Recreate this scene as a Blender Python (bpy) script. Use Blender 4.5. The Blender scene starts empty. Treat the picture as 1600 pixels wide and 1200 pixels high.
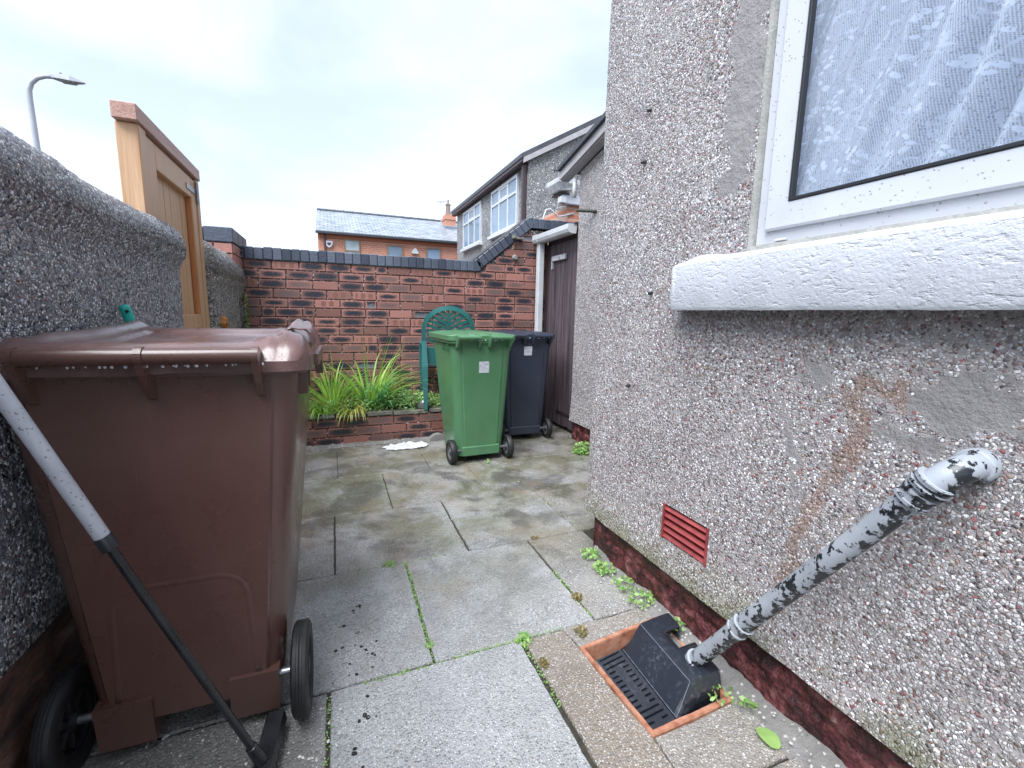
import bpy, math, random
from mathutils import Vector, Matrix, noise
random.seed(7)
PI = math.pi
sc = bpy.context.scene
COL = sc.collection

# ------------------------------------------------------------------ camera
yaw, pitch, roll = math.radians(21.9), math.radians(8.85), math.radians(1.15)
cy_, sy_ = math.cos(yaw), math.sin(yaw)
F = Vector((sy_*math.cos(pitch), cy_*math.cos(pitch), -math.sin(pitch)))
r_ = Vector((cy_, -sy_, 0)); u_ = r_.cross(F)
RT = math.cos(roll)*r_ + math.sin(roll)*u_
UP = -math.sin(roll)*r_ + math.cos(roll)*u_
cam_d = bpy.data.cameras.new('camera'); cam = bpy.data.objects.new('camera', cam_d); COL.objects.link(cam)
cam.matrix_world = Matrix(((RT.x, UP.x, -F.x, 0), (RT.y, UP.y, -F.y, 0), (RT.z, UP.z, -F.z, 1.23), (0, 0, 0, 1)))
cam_d.sensor_width = 36; cam_d.lens = 36*700/1600; cam_d.clip_start = .02; cam_d.clip_end = 2000
sc.camera = cam

# ------------------------------------------------------------------ world, sun, exposure
W = bpy.data.worlds.new('World'); sc.world = W; W.use_nodes = True
nt = W.node_tree; nt.nodes.clear()
wo = nt.nodes.new('ShaderNodeOutputWorld')
sky = nt.nodes.new('ShaderNodeTexSky'); sky.sky_type = 'NISHITA'; sky.sun_disc = False
sky.sun_elevation = math.radians(50); sky.sun_rotation = math.radians(-125)
b1 = nt.nodes.new('ShaderNodeBackground'); b1.inputs[1].default_value = .05
nt.links.new(sky.outputs[0], b1.inputs[0])
tc = nt.nodes.new('ShaderNodeTexCoord')
mp = nt.nodes.new('ShaderNodeMapping'); mp.inputs['Scale'].default_value = (1, 1, 2.0); mp.inputs['Location'].default_value = (.3, 1.7, .2)
nt.links.new(tc.outputs['Generated'], mp.inputs[0])
nz = nt.nodes.new('ShaderNodeTexNoise'); nz.inputs['Scale'].default_value = 2.6; nz.inputs['Detail'].default_value = 5; nz.inputs['Roughness'].default_value = .5; nz.inputs['Distortion'].default_value = .3
nt.links.new(mp.outputs[0], nz.inputs[0])
cr = nt.nodes.new('ShaderNodeValToRGB')
cr.color_ramp.elements[0].position = .38; cr.color_ramp.elements[0].color = (.64, .71, .81, 1)
cr.color_ramp.elements[1].position = .62; cr.color_ramp.elements[1].color = (.91, .94, 1.0, 1)
nt.links.new(nz.outputs[0], cr.inputs[0])
b2 = nt.nodes.new('ShaderNodeBackground'); b2.inputs[1].default_value = .44
nt.links.new(cr.outputs[0], b2.inputs[0])
ad = nt.nodes.new('ShaderNodeAddShader'); nt.links.new(b1.outputs[0], ad.inputs[0]); nt.links.new(b2.outputs[0], ad.inputs[1])
nt.links.new(ad.outputs[0], wo.inputs[0])
sd = bpy.data.lights.new('sun', 'SUN'); sd.energy = 2.9; sd.angle = math.radians(45); sd.color = (.93, .96, 1)
so = bpy.data.objects.new('sun', sd); COL.objects.link(so)
so.rotation_euler = Vector((-.46, -.36, .95)).to_track_quat('Z', 'Y').to_euler()
sc.view_settings.view_transform = 'Standard'; sc.view_settings.look = 'None'
sc.view_settings.exposure = 1.17; sc.view_settings.gamma = 1

# ------------------------------------------------------------------ material helpers
class M:
    def __init__(s, name, rough=.5, col=(.5, .5, .5), spec=.5, metal=0):
        s.m = bpy.data.materials.new(name); s.m.use_nodes = True; s.nt = s.m.node_tree
        s.b = s.nt.nodes['Principled BSDF']; s.out = s.nt.nodes['Material Output']
        s.b.inputs['Roughness'].default_value = rough; s.b.inputs['Base Color'].default_value = (*col, 1)
        s.b.inputs['Specular IOR Level'].default_value = spec; s.b.inputs['Metallic'].default_value = metal
        s._pos = None
    def n(s, t, **kw):
        nd = s.nt.nodes.new('ShaderNode'+t)
        for k, v in kw.items():
            if k.startswith('_'): setattr(nd, k[1:], v)
            else:
                key = int(k[1:]) if k[0] == 'i' and k[1:].isdigit() else k.replace('__', ' ')
                s.put(nd.inputs[key], v)
        return nd
    def put(s, sock, v):
        if isinstance(v, bpy.types.NodeSocket): s.nt.links.new(v, sock)
        elif isinstance(v, (tuple, list)) and len(v) == 3 and sock.type == 'RGBA': sock.default_value = (*v, 1)
        else: sock.default_value = v
    @property
    def pos(s):
        if s._pos is None: s._pos = s.n('NewGeometry').outputs['Position']
        return s._pos
    def noise(s, scale, detail=3, rough=.5, vec=None, out=0, dist=0):
        return s.n('TexNoise', Vector=vec or s.pos, Scale=float(scale), Detail=float(detail), Roughness=rough, Distortion=float(dist)).outputs[out]
    def vor(s, scale, vec=None, feature='F1', rnd=1.0):
        nd = s.n('TexVoronoi', _feature=feature, Vector=vec or s.pos, Scale=float(scale), Randomness=rnd); return nd
    def ramp(s, fac, stops, interp='LINEAR'):
        nd = s.n('ValToRGB', i0=fac); cr = nd.color_ramp; cr.interpolation = interp
        while len(cr.elements) < len(stops): cr.elements.new(.5)
        for e, (p, c) in zip(cr.elements, stops):
            e.position = p; e.color = (*c, 1) if isinstance(c, (tuple, list)) else (c, c, c, 1)
        return nd.outputs[0]
    def math(s, op, a, b=0., c=0.):
        return s.n('Math', _operation=op, i0=a, i1=b, i2=c).outputs[0]
    def mix(s, f, a, b, mode='MIX'):
        nd = s.n('Mix', _data_type='RGBA', _blend_type=mode); s.put(nd.inputs[0], f); s.put(nd.inputs[6], a); s.put(nd.inputs[7], b); return nd.outputs[2]
    def mr(s, v, a, b, c=0., d=1.):
        return s.n('MapRange', Value=v, From__Min=a, From__Max=b, To__Min=c, To__Max=d).outputs[0]
    def scalev(s, v):
        return s.n('Mapping', Vector=s.pos, Scale=v).outputs[0]
    def bump(s, h, dist=.01, st=1., prev=None):
        nd = s.n('Bump', Height=h, Distance=dist, Strength=st)
        if prev is not None: s.put(nd.inputs['Normal'], prev)
        return nd.outputs[0]
    def col(s, v): s.put(s.b.inputs['Base Color'], v); return s
    def rgh(s, v): s.put(s.b.inputs['Roughness'], v); return s
    def nrm(s, v): s.put(s.b.inputs['Normal'], v); return s

def pebble(name, stops, mortar, scale=80, patches=(), loose=.0, rough=.4, size=.006, moss=None, stain=None, patchcol=(.30, .285, .28), scar=()):
    m = M(name, rough)
    wob = m.noise(scale*.9, 2, out=1)
    v0 = m.n('VectorMath', _operation='MULTIPLY_ADD', i0=wob, i1=(.009*80/scale,)*3, i2=m.pos).outputs[0]
    vo = m.vor(scale, v0)
    ed = m.vor(scale, v0, 'DISTANCE_TO_EDGE').outputs[0]
    sep = m.n('SeparateColor', i0=vo.outputs['Color'])
    c = m.ramp(sep.outputs[0], stops, 'CONSTANT')
    c = m.mix(.7, c, m.ramp(sep.outputs[1], [(0, .55), (1, 1.35)]), 'MULTIPLY')
    c = m.mix(.5, c, m.ramp(m.noise(scale*5, 2), [(.3, .7), (.7, 1.2)]), 'MULTIPLY')
    edge = m.mr(ed, .015, .10)
    # cells without a stone
    gone = m.math('GREATER_THAN', sep.outputs[2], m.mr(m.noise(3, 4), .35, .7, 1.0, .72-loose))
    stone = m.math('MULTIPLY', edge, m.math('SUBTRACT', 1., gone))
    mc = m.mix(m.noise(25, 4), tuple(x*.7 for x in mortar), tuple(x*1.25 for x in mortar))
    hs = m.math('MULTIPLY', m.math('ADD', m.math('SUBTRACT', 1.1, m.math('MULTIPLY', vo.outputs['Distance'], 1.0)), m.math('MULTIPLY', sep.outputs[1], .55)), stone)
    dv = m.n('VectorMath', _operation='SUBTRACT', i0=v0, i1=vo.outputs['Position']).outputs[0]
    rv = m.n('VectorMath', _operation='SUBTRACT', i0=vo.outputs['Color'], i1=(.5, .5, .5)).outputs[0]
    tilt = m.math('MULTIPLY', m.n('VectorMath', _operation='DOT_PRODUCT', i0=dv, i1=rv).outputs['Value'], scale*2.2)
    hs = m.math('ADD', hs, m.math('MULTIPLY', tilt, stone))
    h = m.math('ADD', hs, m.math('MULTIPLY', m.noise(scale*3, 3), .3))
    if patches:
        wn = m.noise(9, 5, .6, out=1)
        p2 = m.n('VectorMath', _operation='MULTIPLY_ADD', i0=m.n('VectorMath', _operation='SUBTRACT', i0=wn, i1=(.5, .5, .5)).outputs[0], i1=(0, .22, .22), i2=m.pos).outputs[0]
        sp = m.n('SeparateXYZ', i0=p2); acc = None
        for (py, pz, ry, rz, ang, soft) in patches:
            ca, sa = math.cos(ang), math.sin(ang)
            dy = m.math('SUBTRACT', sp.outputs[1], py); dz = m.math('SUBTRACT', sp.outputs[2], pz)
            a = m.math('DIVIDE', m.math('ADD', m.math('MULTIPLY', dy, ca), m.math('MULTIPLY', dz, sa)), ry)
            b = m.math('DIVIDE', m.math('SUBTRACT', m.math('MULTIPLY', dz, ca), m.math('MULTIPLY', dy, sa)), rz)
            q = 6. if soft < .2 else 2.
            d = m.math('ADD', m.math('POWER', m.math('ABSOLUTE', a), q), m.math('POWER', m.math('ABSOLUTE', b), q))
            k = m.mr(d, 1.+soft, 1.-soft, 0, 1.)
            acc = k if acc is None else m.math('MAXIMUM', acc, k)
        # at the rim single stones still cling
        keep = m.math('LESS_THAN', sep.outputs[2], m.math('SUBTRACT', 1., acc))
        stone = m.math('MULTIPLY', stone, keep)
        h = m.math('ADD', m.math('MULTIPLY', hs, keep), m.math('MULTIPLY', m.noise(26, 7, .7), 3.0))
        mc = m.mix(acc, mc, m.mix(m.noise(14, 5), tuple(x*.8 for x in patchcol), tuple(x*1.2 for x in patchcol)))
    for (ya, za, yb, zb, wd) in scar:
        dy_, dz_ = yb-ya, zb-za; L2 = dy_*dy_+dz_*dz_
        ry_ = m.math('SUBTRACT', sp.outputs[1], ya); rz_ = m.math('SUBTRACT', sp.outputs[2], za)
        tt = m.n('Clamp', Value=m.math('DIVIDE', m.math('ADD', m.math('MULTIPLY', ry_, dy_), m.math('MULTIPLY', rz_, dz_)), L2)).outputs[0]
        ey = m.math('SUBTRACT', ry_, m.math('MULTIPLY', tt, dy_)); ez = m.math('SUBTRACT', rz_, m.math('MULTIPLY', tt, dz_))
        ds = m.math('SQRT', m.math('ADD', m.math('MULTIPLY', ey, ey), m.math('MULTIPLY', ez, ez)))
        k = m.mr(ds, wd, wd*.35, 0, 1)
        mc = m.mix(m.math('MULTIPLY', k, .85), mc, (.33, .235, .19)); c = m.mix(m.math('MULTIPLY', k, .45), c, (.38, .24, .20))
        stone = m.math('MULTIPLY', stone, m.math('SUBTRACT', 1., m.math('MULTIPLY', k, m.math('GREATER_THAN', sep.outputs[2], .35))))
    col = m.mix(stone, mc, c)
    if stain:
        col = m.mix(m.mr(m.noise(1.6, 4), .42, .68, 0, stain[1]), col, m.mix(1., col, stain[0], 'MULTIPLY'))
    if moss:
        zz = m.n('SeparateXYZ', i0=m.pos).outputs[2]
        k = m.math('MULTIPLY', m.mr(zz, moss[0], moss[1], .75, 0), m.mr(m.noise(7, 5), .38, .62))
        col = m.mix(k, col, m.mix(m.noise(60, 2), (.10, .12, .03), (.22, .23, .09)))
    m.col(col); m.rgh(m.math('ADD', m.math('MULTIPLY', sep.outputs[2], .3), rough-.1))
    m.nrm(m.bump(h, size, 1.))
    return m.m

def plastic(name, c, rough=.35, dirt=.25, streak=True):
    m = M(name, rough)
    n1 = m.noise(5, 6, .6); n2 = m.noise(1, 5, .6, m.scalev((18, 18, 1.2)))
    fade = tuple(min(1, x*1.25+.035) for x in c)
    col = m.mix(m.mr(n1, .25, .8, 0, dirt*1.2), c, fade)
    if streak: col = m.mix(m.mr(n2, .40, .85, 0, dirt*1.5), col, tuple(x*.7+.01 for x in c))
    fd = m.vor(330); k_ = m.math('MULTIPLY', m.mr(fd.outputs['Distance'], .32, .18), m.math('GREATER_THAN', m.n('SeparateColor', i0=fd.outputs['Color']).outputs[0], m.mr(m.noise(3.5, 3), .35, .65, .95, .60)))
    col = m.mix(m.math('MULTIPLY', k_, .35), col, tuple(x*1.6+.05 for x in c))
    # thin scratches
    scr = m.noise(1, 2, .5, m.scalev((160, 160, 4)))
    col = m.mix(m.mr(scr, .70, .76, 0, .35), col, fade)
    m.col(col); m.rgh(m.mr(n1, .3, .7, rough-.1, rough+.15))
    m.b.inputs['Coat Weight'].default_value = .25; m.b.inputs['Coat Roughness'].default_value = .15
    m.nrm(m.bump(m.math('ADD', m.math('MULTIPLY', m.noise(300, 2), .25), m.math('MULTIPLY', m.noise(7, 2), 1.5)), .0012, .6))
    return m.m

def simple(name, c, rough=.5, var=.2, scale=12, bump=.001, metal=0, bscale=None):
    m = M(name, rough, metal=metal)
    n1 = m.noise(scale, 5, .6)
    m.col(m.mix(m.mr(n1, .3, .7), tuple(x*(1-var) for x in c), tuple(min(1, x*(1+var)) for x in c)))
    m.rgh(m.mr(n1, .3, .7, max(.02, rough-.08), rough+.1))
    if bump: m.nrm(m.bump(m.noise(bscale or scale*4, 4), bump, .8))
    return m.m

def brickmat(name, base, dark, frame=(.30, .13, .09)):
    """face uv + per-brick random numbers decide the fired marks"""
    m = M(name, .55)
    uv = m.n('UVMap', _uv_map='UVMap').outputs[0]; s = m.n('SeparateXYZ', i0=uv)
    at = m.n('Attribute', _attribute_name='brick'); sc_ = m.n('SeparateColor', i0=at.outputs['Color'])
    kind, rnd, tone = sc_.outputs[0], sc_.outputs[1], sc_.outputs[2]
    nn = m.noise(45, 4, .6); wob = m.math('MULTIPLY', m.math('SUBTRACT', nn, .5), .45)
    u = m.math('ABSOLUTE', m.math('SUBTRACT', s.outputs[0], .5)); v = m.math('ABSOLUTE', m.math('SUBTRACT', m.math('ADD', s.outputs[1], wob), .5))
    c = m.mix(tone, tuple(x*.55 for x in base), tuple(min(1, x*1.42) for x in base))
    c = m.mix(m.mr(m.noise(70, 4), .35, .7, 0, .4), c, frame)
    rim = m.math('MAXIMUM', m.mr(u, .40, .445), m.mr(m.math('ABSOLUTE', m.math('SUBTRACT', s.outputs[1], .5)), .30, .38))
    # A: dark blue-black streak, B: faint brown streak, C: kiss marks
    eu = m.math('POWER', m.math('DIVIDE', u, m.mr(rnd, 0, 1, .34, .48)), 3.); ev = m.math('POWER', m.math('DIVIDE', v, m.mr(rnd, 0, 1, .26, .46)), 2.)
    streak = m.mr(m.math('ADD', eu, m.math('ADD', ev, m.math('MULTIPLY', m.math('SUBTRACT', m.noise(120, 3, .7), .5), 1.6))), .25, 1.45, 1, 0)
    isA = m.math('LESS_THAN', kind, .50); isB = m.math('MULTIPLY', m.math('GREATER_THAN', kind, .50), m.math('LESS_THAN', kind, .64))
    isC = m.math('MULTIPLY', m.math('GREATER_THAN', kind, .64), m.math('LESS_THAN', kind, .80))
    flesh = m.mix(m.math('MULTIPLY', m.math('SUBTRACT', 1., rim), .45), c, (.20, .11, .09))
    cA = m.mix(streak, flesh, m.mix(nn, tuple(x*.6 for x in dark), tuple(x*1.5 for x in dark)))
    cB = m.mix(m.math('MULTIPLY', streak, .55), flesh, (.09, .085, .09))
    du = m.math('ABSOLUTE', m.math('SUBTRACT', m.math('PINGPONG', m.math('ADD', s.outputs[0], rnd), .32), .16))
    kiss = m.math('MULTIPLY', m.mr(m.math('ADD', m.math('POWER', m.math('DIVIDE', du, .1), 4.), m.math('POWER', m.math('DIVIDE', v, .33), 4.)), .7, 1.2, 1, 0), m.mr(u, .40, .38))
    cC = m.mix(m.math('MULTIPLY', kiss, m.mr(tone, 0, 1, .3, .8)), c, (.16, .07, .05))
    c = m.mix(isA, c, cA); c = m.mix(isB, c, cB); c = m.mix(isC, c, cC)
    snap = m.math('MULTIPLY', m.math('GREATER_THAN', kind, .965), m.mr(m.math('MAXIMUM', m.math('MULTIPLY', u, 1.), v), .42, .36))
    c = m.mix(snap, c, m.ramp(m.math('ADD', s.outputs[1], m.math('MULTIPLY', wob, 2.)), [(.2, (.20, .205, .22)), (.55, (.10, .105, .12)), (.75, (.015, .015, .02))]))
    # salts and soot
    c = m.mix(m.mr(m.noise(130, 3), .66, .74, 0, .35), c, (.45, .42, .40))
    m.col(c); m.rgh(m.mr(nn, .3, .7, .38, .62))
    m.nrm(m.bump(m.math('ADD', nn, m.math('MULTIPLY', m.noise(220, 3), .5)), .004, .7))
    return m.m

def woodmat(name, c1, c2, rough=.6, axis=2, sc_=1., crack=.3):
    m = M(name, rough)
    s = [38*sc_]*3; s[axis] = 1.6*sc_
    n1 = m.noise(1, 6, .65, m.scalev(tuple(s)), dist=.6)
    s2 = [120*sc_]*3; s2[axis] = 3*sc_
    n2 = m.noise(1, 3, .5, m.scalev(tuple(s2)))
    c = m.mix(m.mr(n1, .3, .7), c1, c2)
    c = m.mix(m.mr(n2, .55, .75, 0, crack), c, tuple(x*.35 for x in c1))
    m.col(c); m.rgh(m.mr(n1, .3, .7, rough-.15, rough+.1))
    m.nrm(m.bump(m.math('ADD', n1, n2), .003, .6))
    return m.m

MT = {}
PEB_H = [(0, (.68, .67, .69)), (.30, (.48, .45, .45)), (.50, (.57, .53, .50)), (.64, (.26, .225, .235)), (.72, (.42, .32, .32)), (.84, (.84, .84, .86)), (.915, (.32, .11, .115)), (.95, (.36, .24, .19))]
MT['peb_house'] = pebble('pebbledash_light', PEB_H, (.40, .37, .365), 142, size=.0062,
    patches=[(.50, 1.06, .12, .055, .1, .4), (.80, 1.07, .07, .035, .5, .8), (.86, .84, .020, .20, -.45, .8), (1.135, 1.95, .055, .33, 0, .12), (.60, .96, .10, .03, .3, .8)], scar=[(.70, 1.03, .70, .93, .035), (.70, .93, .775, .70, .03), (.775, .70, .85, .46, .028), (.70, 1.05, .62, 1.10, .025), (.62, 1.10, .595, 1.04, .022)],
    loose=.05, moss=(.20, .42))
MT['peb_far'] = pebble('pebbledash_light_far', PEB_H, (.40, .37, .365), 130, size=.0068)
MT['peb_left'] = pebble('pebbledash_dark', [(0, (.78, .79, .82)), (.25, (.46, .47, .52)), (.45, (.20, .215, .26)), (.58, (.60, .56, .53)), (.72, (.09, .10, .13)), (.83, (.88, .88, .90)), (.95, (.28, .17, .16))],
    (.20, .205, .23), 108, rough=.3, size=.009, loose=.02)
MT['peb_grey'] = pebble('roughcast_grey', [(0, (.42, .42, .42)), (.3, (.30, .30, .31)), (.6, (.22, .22, .23)), (.85, (.50, .50, .50))], (.24, .24, .24), 28, size=.01, stain=((.55, .57, .60), .8))

def slabmat():
    m = M('wet_aggregate_concrete', .4)
    at = m.n('Attribute', _attribute_name='slab'); s = m.n('SeparateColor', i0=at.outputs['Color'])
    sp = m.n('SeparateXYZ', i0=m.pos)
    base = m.mix(m.noise(6, 5, .6), (.22, .222, .23), (.37, .37, .37))
    tint = m.ramp(s.outputs[0], [(0, (.75, .73, .66)), (.5, (1., .98, .95)), (1, (1.22, 1.24, 1.26))])
    base = m.mix(1., base, tint, 'MULTIPLY')
    base = m.mix(s.outputs[1], base, m.mix(m.noise(9, 4), (.17, .125, .085), (.27, .21, .15)))
    wob = m.noise(220, 2, out=1)
    v0 = m.n('VectorMath', _operation='MULTIPLY_ADD', i0=wob, i1=(.004,)*3, i2=m.pos).outputs[0]
    vo = m.vor(150, v0); vs = m.n('SeparateColor', i0=vo.outputs['Color'])
    agg = m.ramp(vs.outputs[0], [(0, (.78, .77, .75)), (.12, (.52, .51, .50)), (.32, (.32, .32, .32)), (.55, (.14, .14, .145)), (.76, (.42, .37, .34)), (.93, (.80, .79, .77))], 'CONSTANT')
    near = m.mr(vo.outputs['Distance'], .55, .35)
    base = m.mix(m.math('MULTIPLY', near, m.mr(m.noise(5, 3), .3, .7, .45, .82)), base, agg)
    v2v = m.n('VectorMath', _operation='MULTIPLY_ADD', i0=m.noise(70, 3, .6, out=1), i1=(.016,)*3, i2=m.pos).outputs[0]
    v2 = m.vor(52, v2v); v2s = m.n('SeparateColor', i0=v2.outputs['Color'])
    big = m.math('MULTIPLY', m.math('GREATER_THAN', v2s.outputs[0], .84), m.mr(m.math('ADD', v2.outputs['Distance'], m.math('MULTIPLY', v2s.outputs[2], .15)), .30, .20))
    base = m.mix(m.math('MULTIPLY', big, .8), base, m.mix(v2s.outputs[1], (.30, .28, .25), (.66, .65, .62)))
    # algae, mostly further up the yard and near the walls
    far = m.mr(sp.outputs[1], 1.3, 2.5, .10, 1.0)
    al = m.math('MULTIPLY', m.mr(m.noise(2.3, 5, .62), .42, .56), far)
    base = m.mix(m.math('MULTIPLY', al, .68), base, m.mix(m.noise(30, 3), (.07, .07, .028), (.17, .155, .065)))
    dk = m.math('MULTIPLY', m.mr(m.noise(2.6, 4, .6, m.scalev((1, 1, 1)), dist=.5), .50, .58), far)
    base = m.mix(m.math('MULTIPLY', dk, .6), base, (.055, .052, .048))
    lt = m.math('MULTIPLY', m.mr(m.noise(4.2, 5, .6, m.n('Mapping', Vector=m.pos, Location=(9, 2, 0)).outputs[0]), .52, .64), far)
    base = m.mix(m.math('MULTIPLY', lt, .5), base, (.38, .36, .33))
    br = m.math('MULTIPLY', m.mr(m.noise(3.1, 3, .5, m.n('Mapping', Vector=m.pos, Location=(3, 8, 0)).outputs[0]), .56, .70), far)
    base = m.mix(m.math('MULTIPLY', br, .5), base, (.26, .19, .12))
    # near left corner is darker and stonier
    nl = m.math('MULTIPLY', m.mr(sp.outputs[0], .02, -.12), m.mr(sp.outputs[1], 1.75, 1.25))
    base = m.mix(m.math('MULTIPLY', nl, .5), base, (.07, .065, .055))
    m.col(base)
    wet = m.noise(3.4, 4, .6)
    m.rgh(m.math('ADD', m.mr(wet, .40, .60, .14, .50), m.math('MULTIPLY', vs.outputs[1], .12)))
    h = m.math('ADD', m.math('MULTIPLY', m.mr(vo.outputs['Distance'], .6, .1), .9), m.math('ADD', m.math('MULTIPLY', big, 1.3), m.math('MULTIPLY', m.noise(60, 5, .6), 1.5)))
    m.nrm(m.bump(h, .0034, .9)); m.b.inputs['Coat Weight'].default_value = .45; m.b.inputs['Coat Roughness'].default_value = .16
    return m.m
MT['slab'] = slabmat()
MT['joint'] = simple('dark_joint_soil', (.035, .032, .022), .9, .5, 40, .004)
def cement():
    m = M('rough_cement', .6)
    wv_ = m.n('VectorMath', _operation='MULTIPLY_ADD', i0=m.noise(90, 3, .6, out=1), i1=(.014,)*3, i2=m.pos).outputs[0]; vo = m.vor(75, wv_); vs = m.n('SeparateColor', i0=vo.outputs['Color'])
    c = m.mix(m.noise(12, 6, .65), (.11, .105, .10), (.30, .29, .275))
    c = m.mix(m.math('MULTIPLY', m.math('GREATER_THAN', vs.outputs[0], .78), m.mr(vo.outputs['Distance'], .4, .25)), c, (.55, .53, .50))
    m.col(c).nrm(m.bump(m.noise(50, 6, .7), .01, 1.)); return m.m
MT['cement'] = cement()
MT['brick'] = brickmat('fired_brick', (.34, .148, .120), (.020, .023, .035), (.30, .165, .135))
MT['brick_low'] = brickmat('fired_brick_low', (.24, .10, .08), (.022, .022, .03))
MT['mortar'] = (lambda m: (m.col(m.mix(m.mr(m.noise(60, 4, .6), .56, .63), (.06, .045, .042), (.66, .63, .60))), m.nrm(m.bump(m.noise(90, 4), .004)), m.m)[2])(M('mortar', .8))
MT['blue'] = (lambda m: (m.col(m.mix(m.n('SeparateColor', i0=m.n('Attribute', _attribute_name='brick').outputs['Color']).outputs[2], (.045, .055, .080), (.12, .14, .185))), m.rgh(m.mr(m.noise(30, 4), .3, .7, .28, .5)), m.nrm(m.bump(m.noise(50, 5), .004)), m.m)[3])(M('blue_engineering_brick', .35))
def plinthmat():
    m = M('flaking_red_masonry', .5)
    n = m.noise(14, 7, .68)
    c = m.ramp(n, [(.30, (.014, .009, .011)), (.45, (.050, .012, .014)), (.54, (.15, .035, .038)), (.62, (.24, .10, .095)), (.70, (.36, .29, .25))])
    m.col(c).nrm(m.bump(m.math('ADD', n, m.math('MULTIPLY', m.noise(70, 4), .3)), .02, 1.)).rgh(m.mr(n, .3, .7, .25, .6)); return m.m
MT['plinth'] = plinthmat()
def redpaint():
    m = M('red_paint', .3); n = m.noise(20, 5)
    m.col(m.mix(m.mr(n, .3, .7), (.20, .030, .032), (.33, .062, .058))).nrm(m.bump(n, .004)); return m.m
MT['red'] = redpaint()
MT['black'] = simple('black_plastic', (.016, .017, .020), .28, .4, 14, .0006)
def covermat():
    m = M('scuffed_black_plastic', .3); n = m.noise(60, 5, .7); k = m.noise(7, 4)
    m.col(m.mix(m.math('MULTIPLY', m.mr(n, .52, .62), m.mr(k, .42, .62, 0, .22)), (.022, .027, .037), (.28, .31, .36))).rgh(m.mr(k, .3, .7, .2, .42)).nrm(m.bump(n, .0006)); m.b.inputs['Coat Weight'].default_value = .5; m.b.inputs['Coat Roughness'].default_value = .12; return m.m
MT['cover'] = covermat()
MT['scuff'] = simple('scuffed_edge', (.16, .18, .22), .4, .3, 60, 0)
MT['rubber'] = simple('black_rubber', (.014, .014, .015), .55, .4, 25, .001)
def terra():
    m = M('terracotta', .5); n = m.noise(22, 6, .65)
    m.col(m.ramp(n, [(.30, (.16, .07, .045)), (.46, (.38, .16, .095)), (.60, (.46, .23, .15)), (.70, (.34, .29, .25))])).nrm(m.bump(n, .004)); return m.m
MT['terra'] = terra()
MT['terra_in'] = simple('terracotta_inner', (.20, .07, .04), .45, .4, 12, .002)
MT['water'] = (lambda m: (setattr(m.b.inputs['Transmission Weight'], 'default_value', .0), m.m)[1])(M('dark_water', .05, (.01, .01, .01)))
def sillmat():
    m = M('white_masonry_paint', .55)
    n = m.mr(m.noise(1, 4, .6, m.scalev((60, 34, 70))), .30, .46)
    c = m.mix(m.mr(m.noise(6, 5), .5, .75, 0, .25), (.64, .66, .70), (.50, .515, .54))
    h = m.math('ADD', m.math('MULTIPLY', n, .5), m.math('ADD', m.math('MULTIPLY', m.noise(9, 2), .6), m.math('MULTIPLY', m.noise(110, 4, .6), .65)))
    m.col(c).nrm(m.bump(h, .0036, .9)); return m.m
MT['sill'] = sillmat()
def upvc():
    m = M('white_upvc', .25)
    dr = m.mr(m.vor(95).outputs['Distance'], .22, .12); c = m.mix(m.mr(m.noise(5, 5), .45, .8, 0, .35), (.56, .58, .62), (.42, .43, .44))
    m.col(c).nrm(m.bump(m.math('MULTIPLY', dr, m.math('GREATER_THAN', m.noise(40, 0), .55)), .003, 1.)); return m.m
MT['upvc'] = upvc()
MT['upvc_plain'] = simple('white_plastic', (.58, .60, .64), .3, .08, 5, 0)
MT['sealant'] = simple('cream_sealant', (.36, .355, .33), .6, .15, 30, .003)
MT['gasket'] = simple('black_gasket', (.012, .014, .018), .5, .1, 5, 0)
def glassmat(drops=True, tint=(.93, .96, 1.)):
    m = M('window_glass', .0); nt_ = m.nt; nt_.nodes.remove(m.b)
    lw = m.n('LayerWeight', Blend=.5)
    tr = m.n('BsdfTransparent', Color=tint); gl = m.n('BsdfGlossy', Roughness=.02, Color=(.95, .97, 1.))
    if drops:
        v = m.vor(170); d = m.math('MULTIPLY', m.mr(v.outputs['Distance'], .33, .1), m.math('GREATER_THAN', m.n('SeparateColor', i0=v.outputs['Color']).outputs[0], .78))
        b = m.bump(d, .004, 1.); m.put(gl.inputs['Normal'], b); m.put(lw.inputs['Normal'], b)
    f = m.math('ADD', m.math('MULTIPLY', m.math('POWER', lw.outputs['Facing'], 4.), .9), .07)
    mx = m.n('MixShader', i0=f, i1=tr.outputs[0], i2=gl.outputs[0])
    nt_.links.new(mx.outputs[0], m.out.inputs[0]); return m.m
MT['glass'] = glassmat()
MT['glass_far'] = simple('far_window_glass', (.22, .30, .40), .08, .35, .35, 0)
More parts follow.
